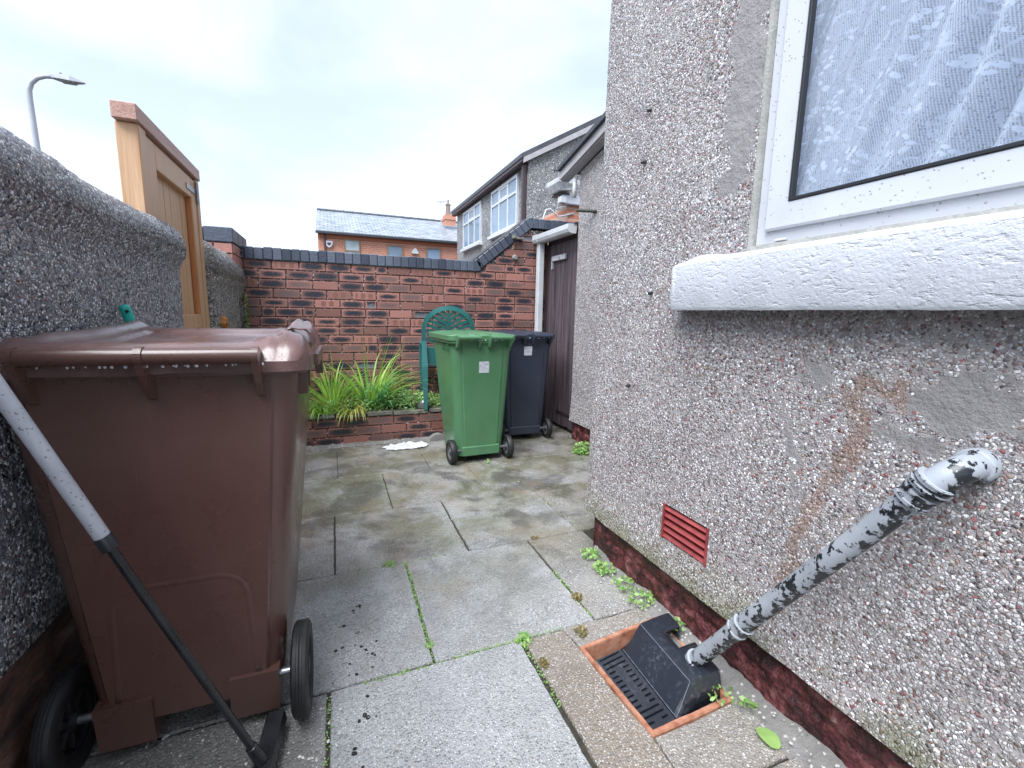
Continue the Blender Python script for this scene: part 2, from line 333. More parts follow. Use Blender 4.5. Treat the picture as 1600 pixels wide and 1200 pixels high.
def lace():
    m = M('lace_net', .8); uv = m.n('UVMap', _uv_map='UVMap').outputs[0]
    def sc2(a, b): return m.n('Mapping', Vector=uv, Scale=(a, b, 1)).outputs[0]
    mesh_ = m.n('TexVoronoi', Vector=sc2(420, 420), Scale=1., Randomness=.15).outputs['Distance']
    w = m.noise(1, 3, vec=sc2(5, 5), out=1)
    uvw = m.n('VectorMath', _operation='MULTIPLY_ADD', i0=w, i1=(.10, .10, 0), i2=uv).outputs[0]
    fl = m.n('TexVoronoi', Vector=uvw, Scale=17.); fd = fl.outputs['Distance']
    petal = m.n('TexVoronoi', Vector=uvw, Scale=75.).outputs['Distance']
    wave = m.n('TexWave', _wave_type='RINGS', _rings_direction='SPHERICAL', Vector=uvw, Scale=11., Distortion=14., Detail=2.).outputs['Fac']
    flower = m.math('MULTIPLY', m.mr(fd, .50, .40), m.mr(petal, .46, .36, .1, 1.))
    scroll = m.math('MULTIPLY', m.mr(wave, .84, .92), m.mr(petal, .55, .45, .4, 1.))
    solid = m.math('MAXIMUM', flower, m.math('MULTIPLY', scroll, .55))
    net = m.mr(mesh_, .30, .42, .10, .55)
    a = m.math('MINIMUM', m.math('ADD', m.math('MAXIMUM', solid, net), .30), .985)
    m.col((.72, .78, .88)); m.put(m.b.inputs['Alpha'], a)
    m.b.inputs['Emission Strength'].default_value = 0
    tl = m.n('BsdfTranslucent', Color=(.6, .66, .76)); ms = m.n('MixShader', i0=.15, i1=m.b.outputs[0], i2=tl.outputs[0])
    tp = m.n('BsdfTransparent'); ms2 = m.n('MixShader', i0=a, i1=tp.outputs[0], i2=ms.outputs[0]); m.b.inputs['Alpha'].default_value = 1
    for l in list(m.b.inputs['Alpha'].links): m.nt.links.remove(l)
    m.nt.links.new(ms2.outputs[0], m.out.inputs[0]); return m.m
MT['lace'] = lace()
MT['room'] = simple('room_wall', (.25, .32, .42), .8, .1, 2, 0)
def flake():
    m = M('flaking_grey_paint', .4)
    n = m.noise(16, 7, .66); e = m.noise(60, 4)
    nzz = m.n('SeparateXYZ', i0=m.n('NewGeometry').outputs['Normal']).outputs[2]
    nf = m.math('ADD', m.noise(34, 7, .7), m.math('MULTIPLY', m.math('SUBTRACT', n, .5), .7)); nf = m.math('ADD', nf, m.mr(nzz, .1, -.7, 0, .15))  # noise sets the flakes; black spreads further on downward-facing surfaces
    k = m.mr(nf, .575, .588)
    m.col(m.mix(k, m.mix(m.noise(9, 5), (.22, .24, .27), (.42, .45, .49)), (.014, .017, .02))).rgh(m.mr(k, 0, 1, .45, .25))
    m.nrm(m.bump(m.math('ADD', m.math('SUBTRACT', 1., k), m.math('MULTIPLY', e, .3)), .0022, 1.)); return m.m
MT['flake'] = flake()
MT['alu'] = (lambda m: (m.col(m.mix(m.noise(20, 4), (.30, .32, .36), (.50, .53, .58))), m.nrm(m.bump(m.math('MULTIPLY', m.mr(m.vor(150).outputs['Distance'], .3, .1), m.math('GREATER_THAN', m.noise(60, 1), .5)), .003)), m.m)[2])(M('wet_grey_tube', .32, spec=.6))
MT['brown'] = plastic('brown_bin_plastic', (.100, .048, .038), .30, .22)
MT['green'] = plastic('green_bin_plastic', (.068, .185, .085), .38, .3)
MT['navy'] = plastic('navy_bin_plastic', (.020, .028, .050), .38, .25)
MT['hub'] = simple('grey_wheel_hub', (.12, .125, .13), .4, .3, 20, 0)
MT['steel'] = simple('dull_steel', (.35, .36, .38), .35, .2, 30, .0005, metal=.9)
MT['chair'] = plastic('green_chair_plastic', (.018, .14, .135), .28, .3)
MT['teal'] = simple('teal_plastic', (.02, .48, .40), .3, .15, 20, .0003)
MT['gate'] = woodmat('new_gate_wood', (.46, .255, .13), (.66, .43, .26), .45, crack=.2)
MT['gate_end'] = woodmat('stained_cap_wood', (.36, .19, .15), (.52, .32, .26), .5, axis=1, crack=.2)
MT['gate_red'] = woodmat('orange_gate_wood', (.42, .15, .05), (.55, .24, .09), .5, crack=.15)
MT['door'] = woodmat('weathered_dark_wood', (.026, .016, .020), (.15, .12, .135), .6, sc_=.9, crack=.5)
MT['white_gut'] = simple('white_gutter_plastic', (.55, .57, .59), .35, .1, 6, .001)
MT['felt'] = simple('roof_felt', (.06, .065, .08), .6, .3, 20, .003)
MT['fascia_b'] = simple('brown_plastic', (.06, .035, .04), .4, .2, 8, 0)
MT['fascia_p'] = simple('pale_grey_fascia', (.42, .40, .42), .5, .15, 6, 0)
def redbrick():
    m = M('red_brick_far', .7)
    bt = m.n('TexBrick', Vector=m.n('Mapping', Vector=m.pos, Rotation=(PI/2, 0, 0)).outputs[0], Color1=(.50, .17, .10), Color2=(.60, .25, .16), Mortar=(.52, .36, .28), Scale=1., Mortar__Size=.012, Brick__Width=.25, Row__Height=.085)
    m.col(bt.outputs[0]); return m.m
MT['redbrick'] = redbrick()
def slates():
    m = M('wet_slates', .35)
    bt = m.n('TexBrick', Vector=m.n('Mapping', Vector=m.pos, Rotation=(0, 0, 0)).outputs[0], Color1=(.17, .20, .24), Color2=(.33, .37, .42), Mortar=(.06, .07, .085), Scale=1., Mortar__Size=.018, Brick__Width=.32, Row__Height=.24)
    m.col(m.mix(m.mr(m.noise(2.5, 5), .35, .7, 0, .6), bt.outputs[0], (.40, .43, .43))); m.nrm(m.bump(bt.outputs[1], .02)); return m.m
MT['slates'] = slates()
MT['ltan'] = simple('tan_frame', (.30, .19, .12), .5, .1, 4, 0)
MT['lamp'] = simple('galvanised_paint', (.42, .44, .48), .4, .1, 2, 0)
MT['lampglass'] = simple('lamp_lens', (.30, .30, .27), .2, .2, 5, 0)
MT['soil'] = simple('dark_soil', (.035, .028, .02), .95, .5, 30, .01)
MT['stone'] = simple('mossy_flagstone', (.19, .185, .15), .7, .45, 14, .006)
MT['greystone'] = simple('grey_stone', (.23, .22, .21), .6, .2, 10, .004)
MT['cloth'] = simple('white_cloth', (.60, .61, .64), .85, .12, 20, .004)
MT['sticker'] = simple('worn_white_sticker', (.50, .52, .56), .5, .35, 60, .0004)
MT['orange'] = simple('broken_orange_brick', (.50, .20, .06), .75, .4, 35, .006)
MT['putty'] = simple('grey_putty', (.26, .26, .26), .6, .2, 20, .003)
MT['pad_dark'] = simple('black_grit', (.01, .01, .012), .35, .3, 30, 0)
def leaf(name, c1, c2, rough=.4):
    m = M(name, rough); oi = m.n('Attribute', _attribute_name='leaf'); s = m.n('SeparateColor', i0=oi.outputs['Color'])
    m.col(m.mix(s.outputs[0], c1, c2)); m.b.inputs['Subsurface Weight'].default_value = 0
    tl = m.n('BsdfTranslucent', Color=tuple(min(1, x*1.5) for x in c2)); ms = m.n('MixShader', i0=.3, i1=m.b.outputs[0], i2=tl.outputs[0])
    m.nt.links.new(ms.outputs[0], m.out.inputs[0]); return m.m
MT['blade'] = leaf('grass_blade', (.09, .24, .035), (.34, .55, .09))
MT['blade2'] = leaf('bluegreen_blade', (.05, .20, .08), (.17, .40, .16))
MT['yellow'] = leaf('yellowing_blade', (.25, .30, .06), (.55, .52, .15))
MT['weed'] = leaf('weed_leaf', (.10, .24, .05), (.36, .52, .18))
MT['dryweed'] = leaf('dry_weed', (.13, .10, .03), (.26, .22, .09))

# ------------------------------------------------------------------ mesh builder
class MB:
    def __init__(s): s.v = []; s.f = []; s.a = []; s.uv = []; s.ca = (.5, .5, .5); s.mi = []; s.m = 0
    def add(s, vs, fs, uvs=None, col=None):
        o = len(s.v); s.v += [tuple(p) for p in vs]
        for i, f in enumerate(fs):
            s.f.append(tuple(o+k for k in f)); s.a.append(col or s.ca); s.mi.append(s.m)
            s.uv.append(uvs[i] if uvs else None)
        return o
    def box(s, x0, x1, y0, y1, z0, z1, bev=0):
        if x0 > x1: x0, x1 = x1, x0
        if y0 > y1: y0, y1 = y1, y0
        if z0 > z1: z0, z1 = z1, z0
        if bev <= 0:
            s.add([(x0, y0, z0), (x1, y0, z0), (x1, y1, z0), (x0, y1, z0), (x0, y0, z1), (x1, y0, z1), (x1, y1, z1), (x0, y1, z1)],
                  [(0, 3, 2, 1), (4, 5, 6, 7), (0, 1, 5, 4), (1, 2, 6, 5), (2, 3, 7, 6), (3, 0, 4, 7)]); return
        b = bev; vs = []; ids = {}
        X, Y, Z = (x0, x1), (y0, y1), (z0, z1)
        for i in (0, 1):
            for j in (0, 1):
                for k in (0, 1):
                    sx, sy, sz = (1, -1)[i], (1, -1)[j], (1, -1)[k]
                    for a in range(3):
                        p = [X[i]+sx*b, Y[j]+sy*b, Z[k]+sz*b]; p[a] = (X[i], Y[j], Z[k])[a]
                        ids[(i, j, k, a)] = len(vs); vs.append(p)
        fs = []
        I = lambda i, j, k, a: ids[(i, j, k, a)]
        for i in (0, 1): q = [I(i, 0, 0, 0), I(i, 1, 0, 0), I(i, 1, 1, 0), I(i, 0, 1, 0)]; fs.append(q if i else q[::-1])
        for j in (0, 1): q = [I(0, j, 0, 1), I(0, j, 1, 1), I(1, j, 1, 1), I(1, j, 0, 1)]; fs.append(q if j else q[::-1])
        for k in (0, 1): q = [I(0, 0, k, 2), I(1, 0, k, 2), I(1, 1, k, 2), I(0, 1, k, 2)]; fs.append(q if k else q[::-1])
        for j in (0, 1):
            for k in (0, 1): q = [I(0, j, k, 1), I(1, j, k, 1), I(1, j, k, 2), I(0, j, k, 2)]; fs.append(q if (j ^ k) == 0 else q[::-1])
        for i in (0, 1):
            for k in (0, 1): q = [I(i, 0, k, 2), I(i, 1, k, 2), I(i, 1, k, 0), I(i, 0, k, 0)]; fs.append(q if (i ^ k) == 0 else q[::-1])
        for i in (0, 1):
            for j in (0, 1): q = [I(i, j, 0, 0), I(i, j, 1, 0), I(i, j, 1, 1), I(i, j, 0, 1)]; fs.append(q if (i ^ j) == 0 else q[::-1])
        for i in (0, 1):
            for j in (0, 1):
                for k in (0, 1): q = [I(i, j, k, 0), I(i, j, k, 1), I(i, j, k, 2)]; fs.append(q if (i+j+k) % 2 else q[::-1])
        s.add(vs, fs)
    def loft(s, rings, cap=True, closed=True):
        o = len(s.v); n = len(rings[0])
        vs = [p for r in rings for p in r]; fs = []
        for i in range(len(rings)-1):
            for j in range(n if closed else n-1):
                k = (j+1) % n; fs.append((i*n+j, i*n+k, (i+1)*n+k, (i+1)*n+j))
        if cap: fs.append(tuple(range(n))[::-1]); fs.append(tuple((len(rings)-1)*n+j for j in range(n)))
        s.add(vs, fs)
    def tube(s, path, r, n=14, cap=True):
        path = [Vector(p) for p in path]; rs = r if isinstance(r, (list, tuple)) else [r]*len(path)
        rings = []; prevu = None
        for i, p in enumerate(path):
            t = (path[min(i+1, len(path)-1)]-path[max(i-1, 0)]).normalized()
            if prevu is None: u = t.orthogonal().normalized()
            else: u = (prevu - t*prevu.dot(t)).normalized()
            w = t.cross(u); prevu = u
            rings.append([p+rs[i]*(math.cos(2*PI*k/n)*u+math.sin(2*PI*k/n)*w) for k in range(n)])
        s.loft(rings, cap)
    def lathe(s, prof, c, axis='x', n=40):
        rings = []
        for (a, r) in prof:
            ring = []
            for k in range(n):
                q = 2*PI*k/n; p = (a, r*math.cos(q), r*math.sin(q))
                if axis == 'z': p = (r*math.cos(q), r*math.sin(q), a)
                elif axis == 'y': p = (r*math.sin(q), a, r*math.cos(q))
                ring.append((p[0]+c[0], p[1]+c[1], p[2]+c[2]))
            rings.append(ring)
        s.loft(rings, False)
    def prism(s, pts, ax, a0, a1):
        """polygon pts in the two other axes, extruded along axis ax"""
        def P(p, a):
            if ax == 'x': return (a, p[0], p[1])
            if ax == 'y': return (p[0], a, p[1])
            return (p[0], p[1], a)
        n = len(pts); s.add([P(p, a0) for p in pts]+[P(p, a1) for p in pts],
            [tuple(range(n))[::-1], tuple(range(n, 2*n))]+[(i, (i+1) % n, n+(i+1) % n, n+i) for i in range(n)])
    def grid(s, fn, nu, nv, uv=False):
        vs = [fn(i/nu, j/nv) for j in range(nv+1) for i in range(nu+1)]; fs = []; us = []
        for j in range(nv):
            for i in range(nu):
                a = j*(nu+1)+i; fs.append((a, a+1, a+nu+2, a+nu+1)); us.append([(i/nu, j/nv), ((i+1)/nu, j/nv), ((i+1)/nu, (j+1)/nv), (i/nu, (j+1)/nv)])
        s.add(vs, fs, us if uv else None)
    def xf(s, fn, start=0): s.v[start:] = [tuple(fn(Vector(p))) for p in s.v[start:]]
    def jitter(s, amp, scale=8, start=0):
        for i in range(start, len(s.v)):
            p = Vector(s.v[i]); d = noise.noise_vector(p*scale)*amp + noise.noise_vector(p*scale*4)*amp*.4; s.v[i] = tuple(p+d)
    def build(s, name, mat, parent=None, smooth=False, world=True, attr=None, angle=None):
        me = bpy.data.meshes.new(name)
        off = Vector((0, 0, 0))
        if parent is not None and world:
            q = parent
            while q is not None: off += q.location; q = q.parent
        me.from_pydata([tuple(Vector(p)-off) for p in s.v], [], s.f)
        mats = mat if isinstance(mat, (list, tuple)) else [mat]
        for m in mats: me.materials.append(m)
        if len(mats) > 1: me.polygons.foreach_set('material_index', s.mi)
        if any(u is not None for u in s.uv):
            ul = me.uv_layers.new(name='UVMap'); k = 0
            for pi_, p in enumerate(me.polygons):
                u = s.uv[pi_]
                for q in range(p.loop_total): ul.data[k].uv = u[q] if u else (0, 0); k += 1
        if attr:
            ca = me.color_attributes.new(attr, 'FLOAT_COLOR', 'CORNER'); k = 0
            for pi_, p in enumerate(me.polygons):
                for q in range(p.loop_total): ca.data[k].color = (*s.a[pi_], 1); k += 1
        if smooth: me.polygons.foreach_set('use_smooth', [True]*len(me.polygons))
        me.update()
        if smooth and angle is not None:
            try: me.set_sharp_from_angle(angle=math.radians(angle))
            except Exception: pass
        o = bpy.data.objects.new(name, me); COL.objects.link(o)
        if parent is not None: o.parent = parent
        return o

def tag(o, label=None, cat=None, group=None, kind=None):
    if label: o['label'] = label
    if cat: o['category'] = cat
    if group: o['group'] = group
    if kind: o['kind'] = kind
    return o
def thing(name, label, cat, loc=(0, 0, 0), rz=0, group=None):
    o = bpy.data.objects.new(name, None); COL.objects.link(o); o.location = loc; o.rotation_euler = (0, 0, rz); o.empty_display_size = .1
    return tag(o, label, cat, group)
def nz1(x, y, z, s=1.): return noise.noise(Vector((x*s, y*s, z*s)))

# ================================================================== SETTING
# ground sheet
g = MB(); g.add([(-300, -300, -.06), (300, -300, -.06), (300, 300, -.06), (-300, 300, -.06)], [(0, 1, 2, 3)])
tag(g.build('ground', simple('asphalt', (.05, .05, .052), .8, .2, 2, 0)), kind='structure')
GUL = [(.815, 1.298), (1.222, 1.341), (1.166, .917), (.836, .905)]
pv = MB()
def slab(poly, tone, brown=0., dz=0.):
    cx = sum(p[0] for p in poly)/len(poly); cyy = sum(p[1] for p in poly)/len(poly)
    def ins(d, z):
        out = []
        for (x, y) in poly:
            l = math.hypot(x-cx, y-cyy); out.append((x-(x-cx)/l*d, y-(y-cyy)/l*d, z))
        return out
    n = len(poly)
    pts = []
    for i, (x, y) in enumerate(poly):          # jagged edges
        x2, y2 = poly[(i+1) % n]; L = math.hypot(x2-x, y2-y); k = max(1, int(L/.035))
        for q in range(k):
            t = q/k; px, py = x+(x2-x)*t, y+(y2-y)*t
            pts.append((px+nz1(px, py, 3, 22)*.004, py+nz1(px, py, 9, 22)*.004))
    def ring(d, z): return [((x-(x-cx)/max(1e-6, math.hypot(x-cx, y-cyy))*d), (y-(y-cyy)/max(1e-6, math.hypot(x-cx, y-cyy))*d), z+dz) for x, y in pts]
    gq = .0045 if cyy < 2.1 else .0018
    rs = [ring(gq, -.05), ring(gq, -.007), ring(gq+.0015, -.0025), ring(gq+.004, 0)]
    pv.ca = (tone, brown, 0); o = len(pv.v); N = len(pts)
    pv.add([p for r in rs for p in r], [(i*N+j, i*N+(j+1) % N, (i+1)*N+(j+1) % N, (i+1)*N+j) for i in range(3) for j in range(N)]+[tuple(3*N+j for j in range(N))])
XL, XR = -.76, 1.255
def row(y0, y1, xs, tones, browns=None):
    for i in range(len(xs)-1):
        j = lambda: random.uniform(-.004, .004)
        slab([(xs[i]+j(), y0+j()), (xs[i+1]+j(), y0+j()), (xs[i+1]+j(), y1+j()), (xs[i]+j(), y1+j())], tones[i], browns[i] if browns else 0., random.uniform(-.0015, .0015))
row(3.435, 4.115, [-.76, 0.0, .69, 1.36, 2.03, 2.36], [.35, .3, .4, .3, .2], [.1, 0, .1, .15, .25])
row(4.115, 4.76, [-.76, -.02, .65, 1.3, 1.97, 2.36], [.4, .35, .3, .3, .3])
row(2.775, 3.435, [-.76, -.35, .315, .98, 1.63, 2.22], [.4, .45, .35, .45, .35], [0, 0, .2, 0, .15])
row(2.108, 2.775, [-.76, -.03, .625, 1.283, 2.22], [.5, .55, .6, .05], [0, 0, 0, .15])
row(1.413, 2.108, [-.76, -.37, .293, .957, 1.30], [.5, .8, .75, .45], [0, 0, 0, .15])
row(.72, 1.413, [-.76, -.057], [.25]); row(.72, 1.413, [-.057, .624], [1.0])
# poured patch round the gully, in pieces that leave its hole open
a, b, c, d = GUL; yo = 1.413
slab([(.634, .72), (.83, .72), d, a, (.80, yo), (.634, yo)], .5, .75)
slab([a, b, (1.27, yo), (.80, yo)], .45, .5)
slab([b, c, (1.17, .72), (1.30, .72), (1.28, yo), (1.27, yo)], .4, .25)
slab([d, (.83, .72), (1.17, .72), c], .45, .45)
row(.05, .72, [-.76, -.06, .63, 1.30], [.5, .8, .4], [0, 0, .4])
row(-.63, .05, [-.76, -.3, .36, 1.02, 1.30], [.6, .8, .7, .5]); row(-1.3, -.63, [-.76, -.06, .6, 1.30], [.6, .8, .7]); row(-2.6, -1.3, [-.76, .1, 1.30], [.6, .8])
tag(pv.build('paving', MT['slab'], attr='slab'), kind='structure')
jb = MB()
gx0, gx1, gy0, gy1 = .805, 1.235, .895, 1.35
for (x0, x1, y0, y1) in ((-.9, gx0, -2.7, 5), (gx1, 2.5, -2.7, 5), (gx0, gx1, -2.7, gy0), (gx0, gx1, gy1, 5)):
    jb.add([(x0, y0, -.009), (x1, y0, -.009), (x1, y1, -.009), (x0, y1, -.009)], [(0, 1, 2, 3)])
tag(jb.build('joint_soil', MT['joint']), kind='structure')
# cement haunching along the foot of the house wall
cf = MB()
def haunch(u, v):
    y = -1.0+u*2.9; w = .10+.05*nz1(y, 0, 4, 3) - (.05 if y > 1.4 else 0); t = v
    hgt = .035+.02*nz1(y, 1, 1, 4)
    x = 1.262-w*(1-t); z = -.003+hgt*t**1.6 + .004*nz1(x, y, 0, 45)*(t > .05)
    return (x, y, z)
cf.grid(haunch, 230, 10)
tag(cf.build('cement_fillet', MT['cement'], smooth=True), kind='structure')

# ================================================================== HOUSE
house = thing('house', 'pebbledashed house wall with white framed window and white painted sill', 'house', (1.22, 1.95, 0))
def wall_with_holes(mb, x, ys, zs, holes, sgn=-1, disp=None):
    """sheet in the plane x=const with rectangular holes (y0,y1,z0,z1)"""
    def grad(a, step, extra):
        s_ = set(extra); k = a[0]
        while k < a[1]: s_.add(round(k, 4)); k += step
        s_.add(a[1]); r = sorted(s_); out = [r[0]]
        for q in r[1:]:
            if q-out[-1] > 1e-4: out.append(q)
        return out
    Y = grad(ys, .06, [h[i] for h in holes for i in (0, 1)]); Z = grad(zs, .06, [h[i] for h in holes for i in (2, 3)])
    idx = {}; vs = []
    for j, z in enumerate(Z):
        for i, y in enumerate(Y):
            d = disp(y, z) if disp else 0
            idx[i, j] = len(vs); vs.append((x+d, y, z))
    fs = []
    for j in range(len(Z)-1):
        for i in range(len(Y)-1):
            ym, zm = (Y[i]+Y[i+1])/2, (Z[j]+Z[j+1])/2
            if any(h[0] < ym < h[1] and h[2] < zm < h[3] for h in holes): continue
            q = (idx[i, j], idx[i+1, j], idx[i+1, j+1], idx[i, j+1]); fs.append(q[::-1])
    mb.add(vs, fs)
WY0, WY1, WZ0, WZ1 = -.42, 1.075, 1.44, 2.72
AY0, AY1, AZ0, AZ1 = 1.122, 1.362, .343, .490
hw = MB()
def disp(y, z):
    d = .006*nz1(y, z, 0, 2.5)+.0025*nz1(y, z, 5, 14)
    if z < .36: d -= .022*((.36-z)/.14)
    if z < .235: d += .004*nz1(y, z, 8, 60)
    if y > 1.9: d += .010*((y-1.9)/.05)**2
    return d
wall_with_holes(hw, 1.22, (-3.0, 1.95), (.225, 5.3), [(WY0, WY1, WZ0, WZ1), (AY0, AY1, AZ0, AZ1)], disp=disp)
# return of the corner, underside lip, reveals
hw.grid(lambda u, v: (1.232+u*1.2, 1.95+.004*nz1(u*3, v*9, 3, 3), .225+v*5.075), 14, 60)
hw.grid(lambda u, v: (1.20+v*.07 - .001, -3+u*4.95, .225+.006*nz1(u*60, 0, 2, 2)), 200, 1)
for (y0, y1, z0, z1, dep) in ((WY0, WY1, WZ0, WZ1, .10), (AY0, AY1, AZ0, AZ1, .05)):
    xa, xb = 1.218, 1.218+dep
    hw.add([(xa, y0, z0), (xb, y0, z0), (xb, y1, z0), (xa, y1, z0), (xa, y0, z1), (xb, y0, z1), (xb, y1, z1), (xa, y1, z1)],
           [(0, 1, 2, 3), (4, 7, 6, 5), (0, 4, 5, 1), (3, 2, 6, 7)])
hw.build('wall', MT['peb_house'], house, smooth=True, angle=50)
# dark body behind so no light leaks
bk = MB(); bk.box(1.33, 2.45, -3.0, WY0-.12, .0, 5.29); bk.box(1.33, 2.45, WY1+.12, 1.94, 0, 5.29); bk.box(1.33, 2.45, WY0-.12, WY1+.12, 0, WZ0-.06); bk.box(1.33, 2.45, WY0-.12, WY1+.12, WZ1+.06, 5.29)
bk.box(2.2, 2.45, WY0-.12, WY1+.12, WZ0-.06, WZ1+.06)
bk.build('inner_wall', MT['room'], house)
rf = MB(); rf.prism([(1.02, 5.25), (2.6, 6.0), (2.6, 6.12), (1.0, 5.36)], 'y', -3.1, 2.05); rf.build('roof', MT['slates'], house)
gt = MB(); gt.box(.98, 1.10, -3.1, 2.06, 5.14, 5.24, .01); gt.build('gutter', MT['white_gut'], house)
pl = MB()
def plin(u, v):
    y = -2.9+u*4.8; z = -.02+v*.262; x = 1.25+.018*nz1(y, z*1.5, 2, 8)+.012*abs(nz1(y, z*2, 7, 22)) + (.008 if abs(z-.11) < .012 else 0)
    return (x, y, z)
pl.grid(plin, 700, 30)
pl.v = [p for p in pl.v]; pl.f = [f[::-1] for f in pl.f]
pl.grid(lambda u, v: (1.252+u*.97, 1.905+.02*nz1(u*2, v, 3, 6)*(u > .05), -.02+v*.262), 40, 14)
pl.build('plinth', MT['plinth'], house, smooth=True)
# air brick
ab = MB(); ym, = ((AY0+AY1)/2,)
ab.box(1.262, 1.268, AY0, AY1, AZ0, AZ1)
n = 5; hgt = (AZ1-AZ0)/n
for k in range(n):
    z = AZ0+k*hgt
    ab.prism([(1.262, z+.002), (1.222, z+.001), (1.216, z+.008), (1.226, z+hgt*.62), (1.262, z+hgt*.78)], 'y', AY0+.004, AY1-.004)
ab.box(1.214, 1.262, AY0+.0005, AY0+.010, AZ0+.0005, AZ1-.0005); ab.box(1.214, 1.262, AY1-.010, AY1-.0005, AZ0+.0005, AZ1-.0005)
ab.jitter(.0022, 18); tag(ab.build('air_brick', MT['red'], house), 'red painted air brick with louvres')
# window
wn = MB()
def frame(mb, y0, y1, z0, z1, w, x0, x1, bev=.004, skip=()):
    # mitred frame: four trapezoid prisms
    for a in range(4):
        if a == 0: q = [(y0, z0), (y1, z0), (y1-w, z0+w), (y0+w, z0+w)]
        if a == 1: q = [(y1, z0), (y1, z1), (y1-w, z1-w), (y1-w, z0+w)]
        if a == 2: q = [(y1, z1), (y0, z1), (y0+w, z1-w), (y1-w, z1-w)]
        if a == 3: q = [(y0, z1), (y0, z0), (y0+w, z0+w), (y0+w, z1-w)]
        e = .0004; cyy = sum(p[0] for p in q)/4; cz = sum(p[1] for p in q)/4
        inn = [(p[0]+(cyy-p[0])*.0, p[1]) for p in q]
        # chamfered front
        def shrink(q, d):
            out = []
            for (yy, zz) in q:
                on_out_y = abs(yy-y0) < 1e-6 or abs(yy-y1) < 1e-6
                if (abs(yy-y0) < 1e-6): ny = yy+d
                elif abs(yy-y1) < 1e-6: ny = yy-d
                elif abs(yy-(y0+w)) < 1e-6: ny = yy-d
                else: ny = yy+d
                if abs(zz-z0) < 1e-6: nz_ = zz+d
                elif abs(zz-z1) < 1e-6: nz_ = zz-d
                elif abs(zz-(z0+w)) < 1e-6: nz_ = zz-d
                else: nz_ = zz+d
                out.append((ny, nz_))
            return out
        f = shrink(q, bev)
        mb.loft([[(x1, *p) for p in q], [(x0+bev, *p) for p in q], [(x0, *p) for p in f]], True)
frame(wn, WY0+.012, WY1-.012, WZ0+.012, WZ1-.012, .060, 1.232, 1.30, .004)
wf = wn.build('window_frame', MT['upvc'], house)
s2 = MB(); frame(s2, WY0+.048, WY1-.050, WZ0+.050, WZ1-.05, .075, 1.216, 1.231, .006)
s2.build('sash', MT['upvc'], wf)
s3 = MB(); frame(s3, WY0+.121, WY1-.123, WZ0+.123, WZ1-.123, .008, 1.213, 1.232, .001); s3.build('gasket', MT['gasket'], wf)
pn = MB(); pn.add([(1.229, WY0+.125, WZ0+.127), (1.229, WY1-.127, WZ0+.127), (1.229, WY1-.127, WZ1-.127), (1.229, WY0+.125, WZ1-.127)], [(0, 3, 2, 1)])
pn.build('pane', MT['glass'], wf)
vn = MB(); vn.box(1.222, 1.2315, .955, .99, 1.457, 1.464, .002); vn.build('drain_cap', MT['upvc_plain'], wf); vn = MB(); vn.box(1.222, 1.2315, .3, .335, 1.457, 1.464, .002); vn.build('drain_cap', MT['upvc_plain'], wf)
se = MB(); se.box(1.217, 1.236, WY1-.0125, WY1+.002, WZ0-.002, WZ1+.01); se.box(1.214, 1.233, WY0, WY1-.013, WZ0-.004, WZ0+.0125)
se.v = [tuple(Vector(p)) for p in se.v]; se.build('sealant', MT['sealant'], wf)
# sill
si = MB()
def sillsec(y):
    n_ = lambda k: .0025*nz1(y, k, 0, 14)
    e = max(0, min(1, (1.345-y)/.03)); t = 1-(1-e)**2
    top = 1.418+.006*math.sin(y*3)
    lump = .016*math.exp(-((y-1.24)/.05)**2)
    return [(1.236, y, 1.258), (1.150+n_(1)+.02*(1-t), y, 1.256+n_(2)), (1.143+n_(3)+.02*(1-t), y, 1.268), (1.143+n_(4)+.02*(1-t), y, top-.004-.02*(1-t)), (1.147+n_(5)+.02*(1-t), y, top-.02*(1-t)),
            (1.19, y, top+.012+lump-.01*(1-t)), (1.232, y, top+.026+lump*.6)]
ys_ = [-.62+i*.03 for i in range(65)]; ys_ = [y for y in ys_ if y < 1.31]+[1.315, 1.33, 1.338, 1.345]
si.loft([sillsec(y) for y in ys_], True)
tag(si.build('sill', MT['sill'], house, smooth=True, angle=35), 'thick white painted window sill')
# peg and small marks in the wall
for (y, z) in ((1.62, 1.86), (1.60, 2.05), (1.63, .93), (1.52, 1.33)):
    pg = MB(); pg.tube([(1.226, y, z), (1.205, y+.004, z-.006)], .006, 8); pg.build('wall_plug', MT['gasket'], house)

# lace curtain behind the glass
cu = MB()
def curt(u, v):
    y = WY0+.05+u*(WY1-WY0-.10); z = WZ0+.08+v*(WZ1-WZ0-.1)
    sk = y+.30*(z-1.5)-.10; amp = .010+.040*max(0, min(1, (.90-y)/.35))
    k = sk*62+3.0*nz1(y, z*.5, 0, 2.6)
    x = 1.295+amp*math.sin(k)+.012*nz1(y, z*.5, 1, 6)+.004*math.sin(k*2.7+1)
    return (x, y, z)
cu.grid(curt, 330, 60, uv=True)
o = cu.build('lace_curtain', MT['lace'], smooth=True); tag(o, 'white floral lace net curtain hanging behind the rain spotted window', 'curtain')

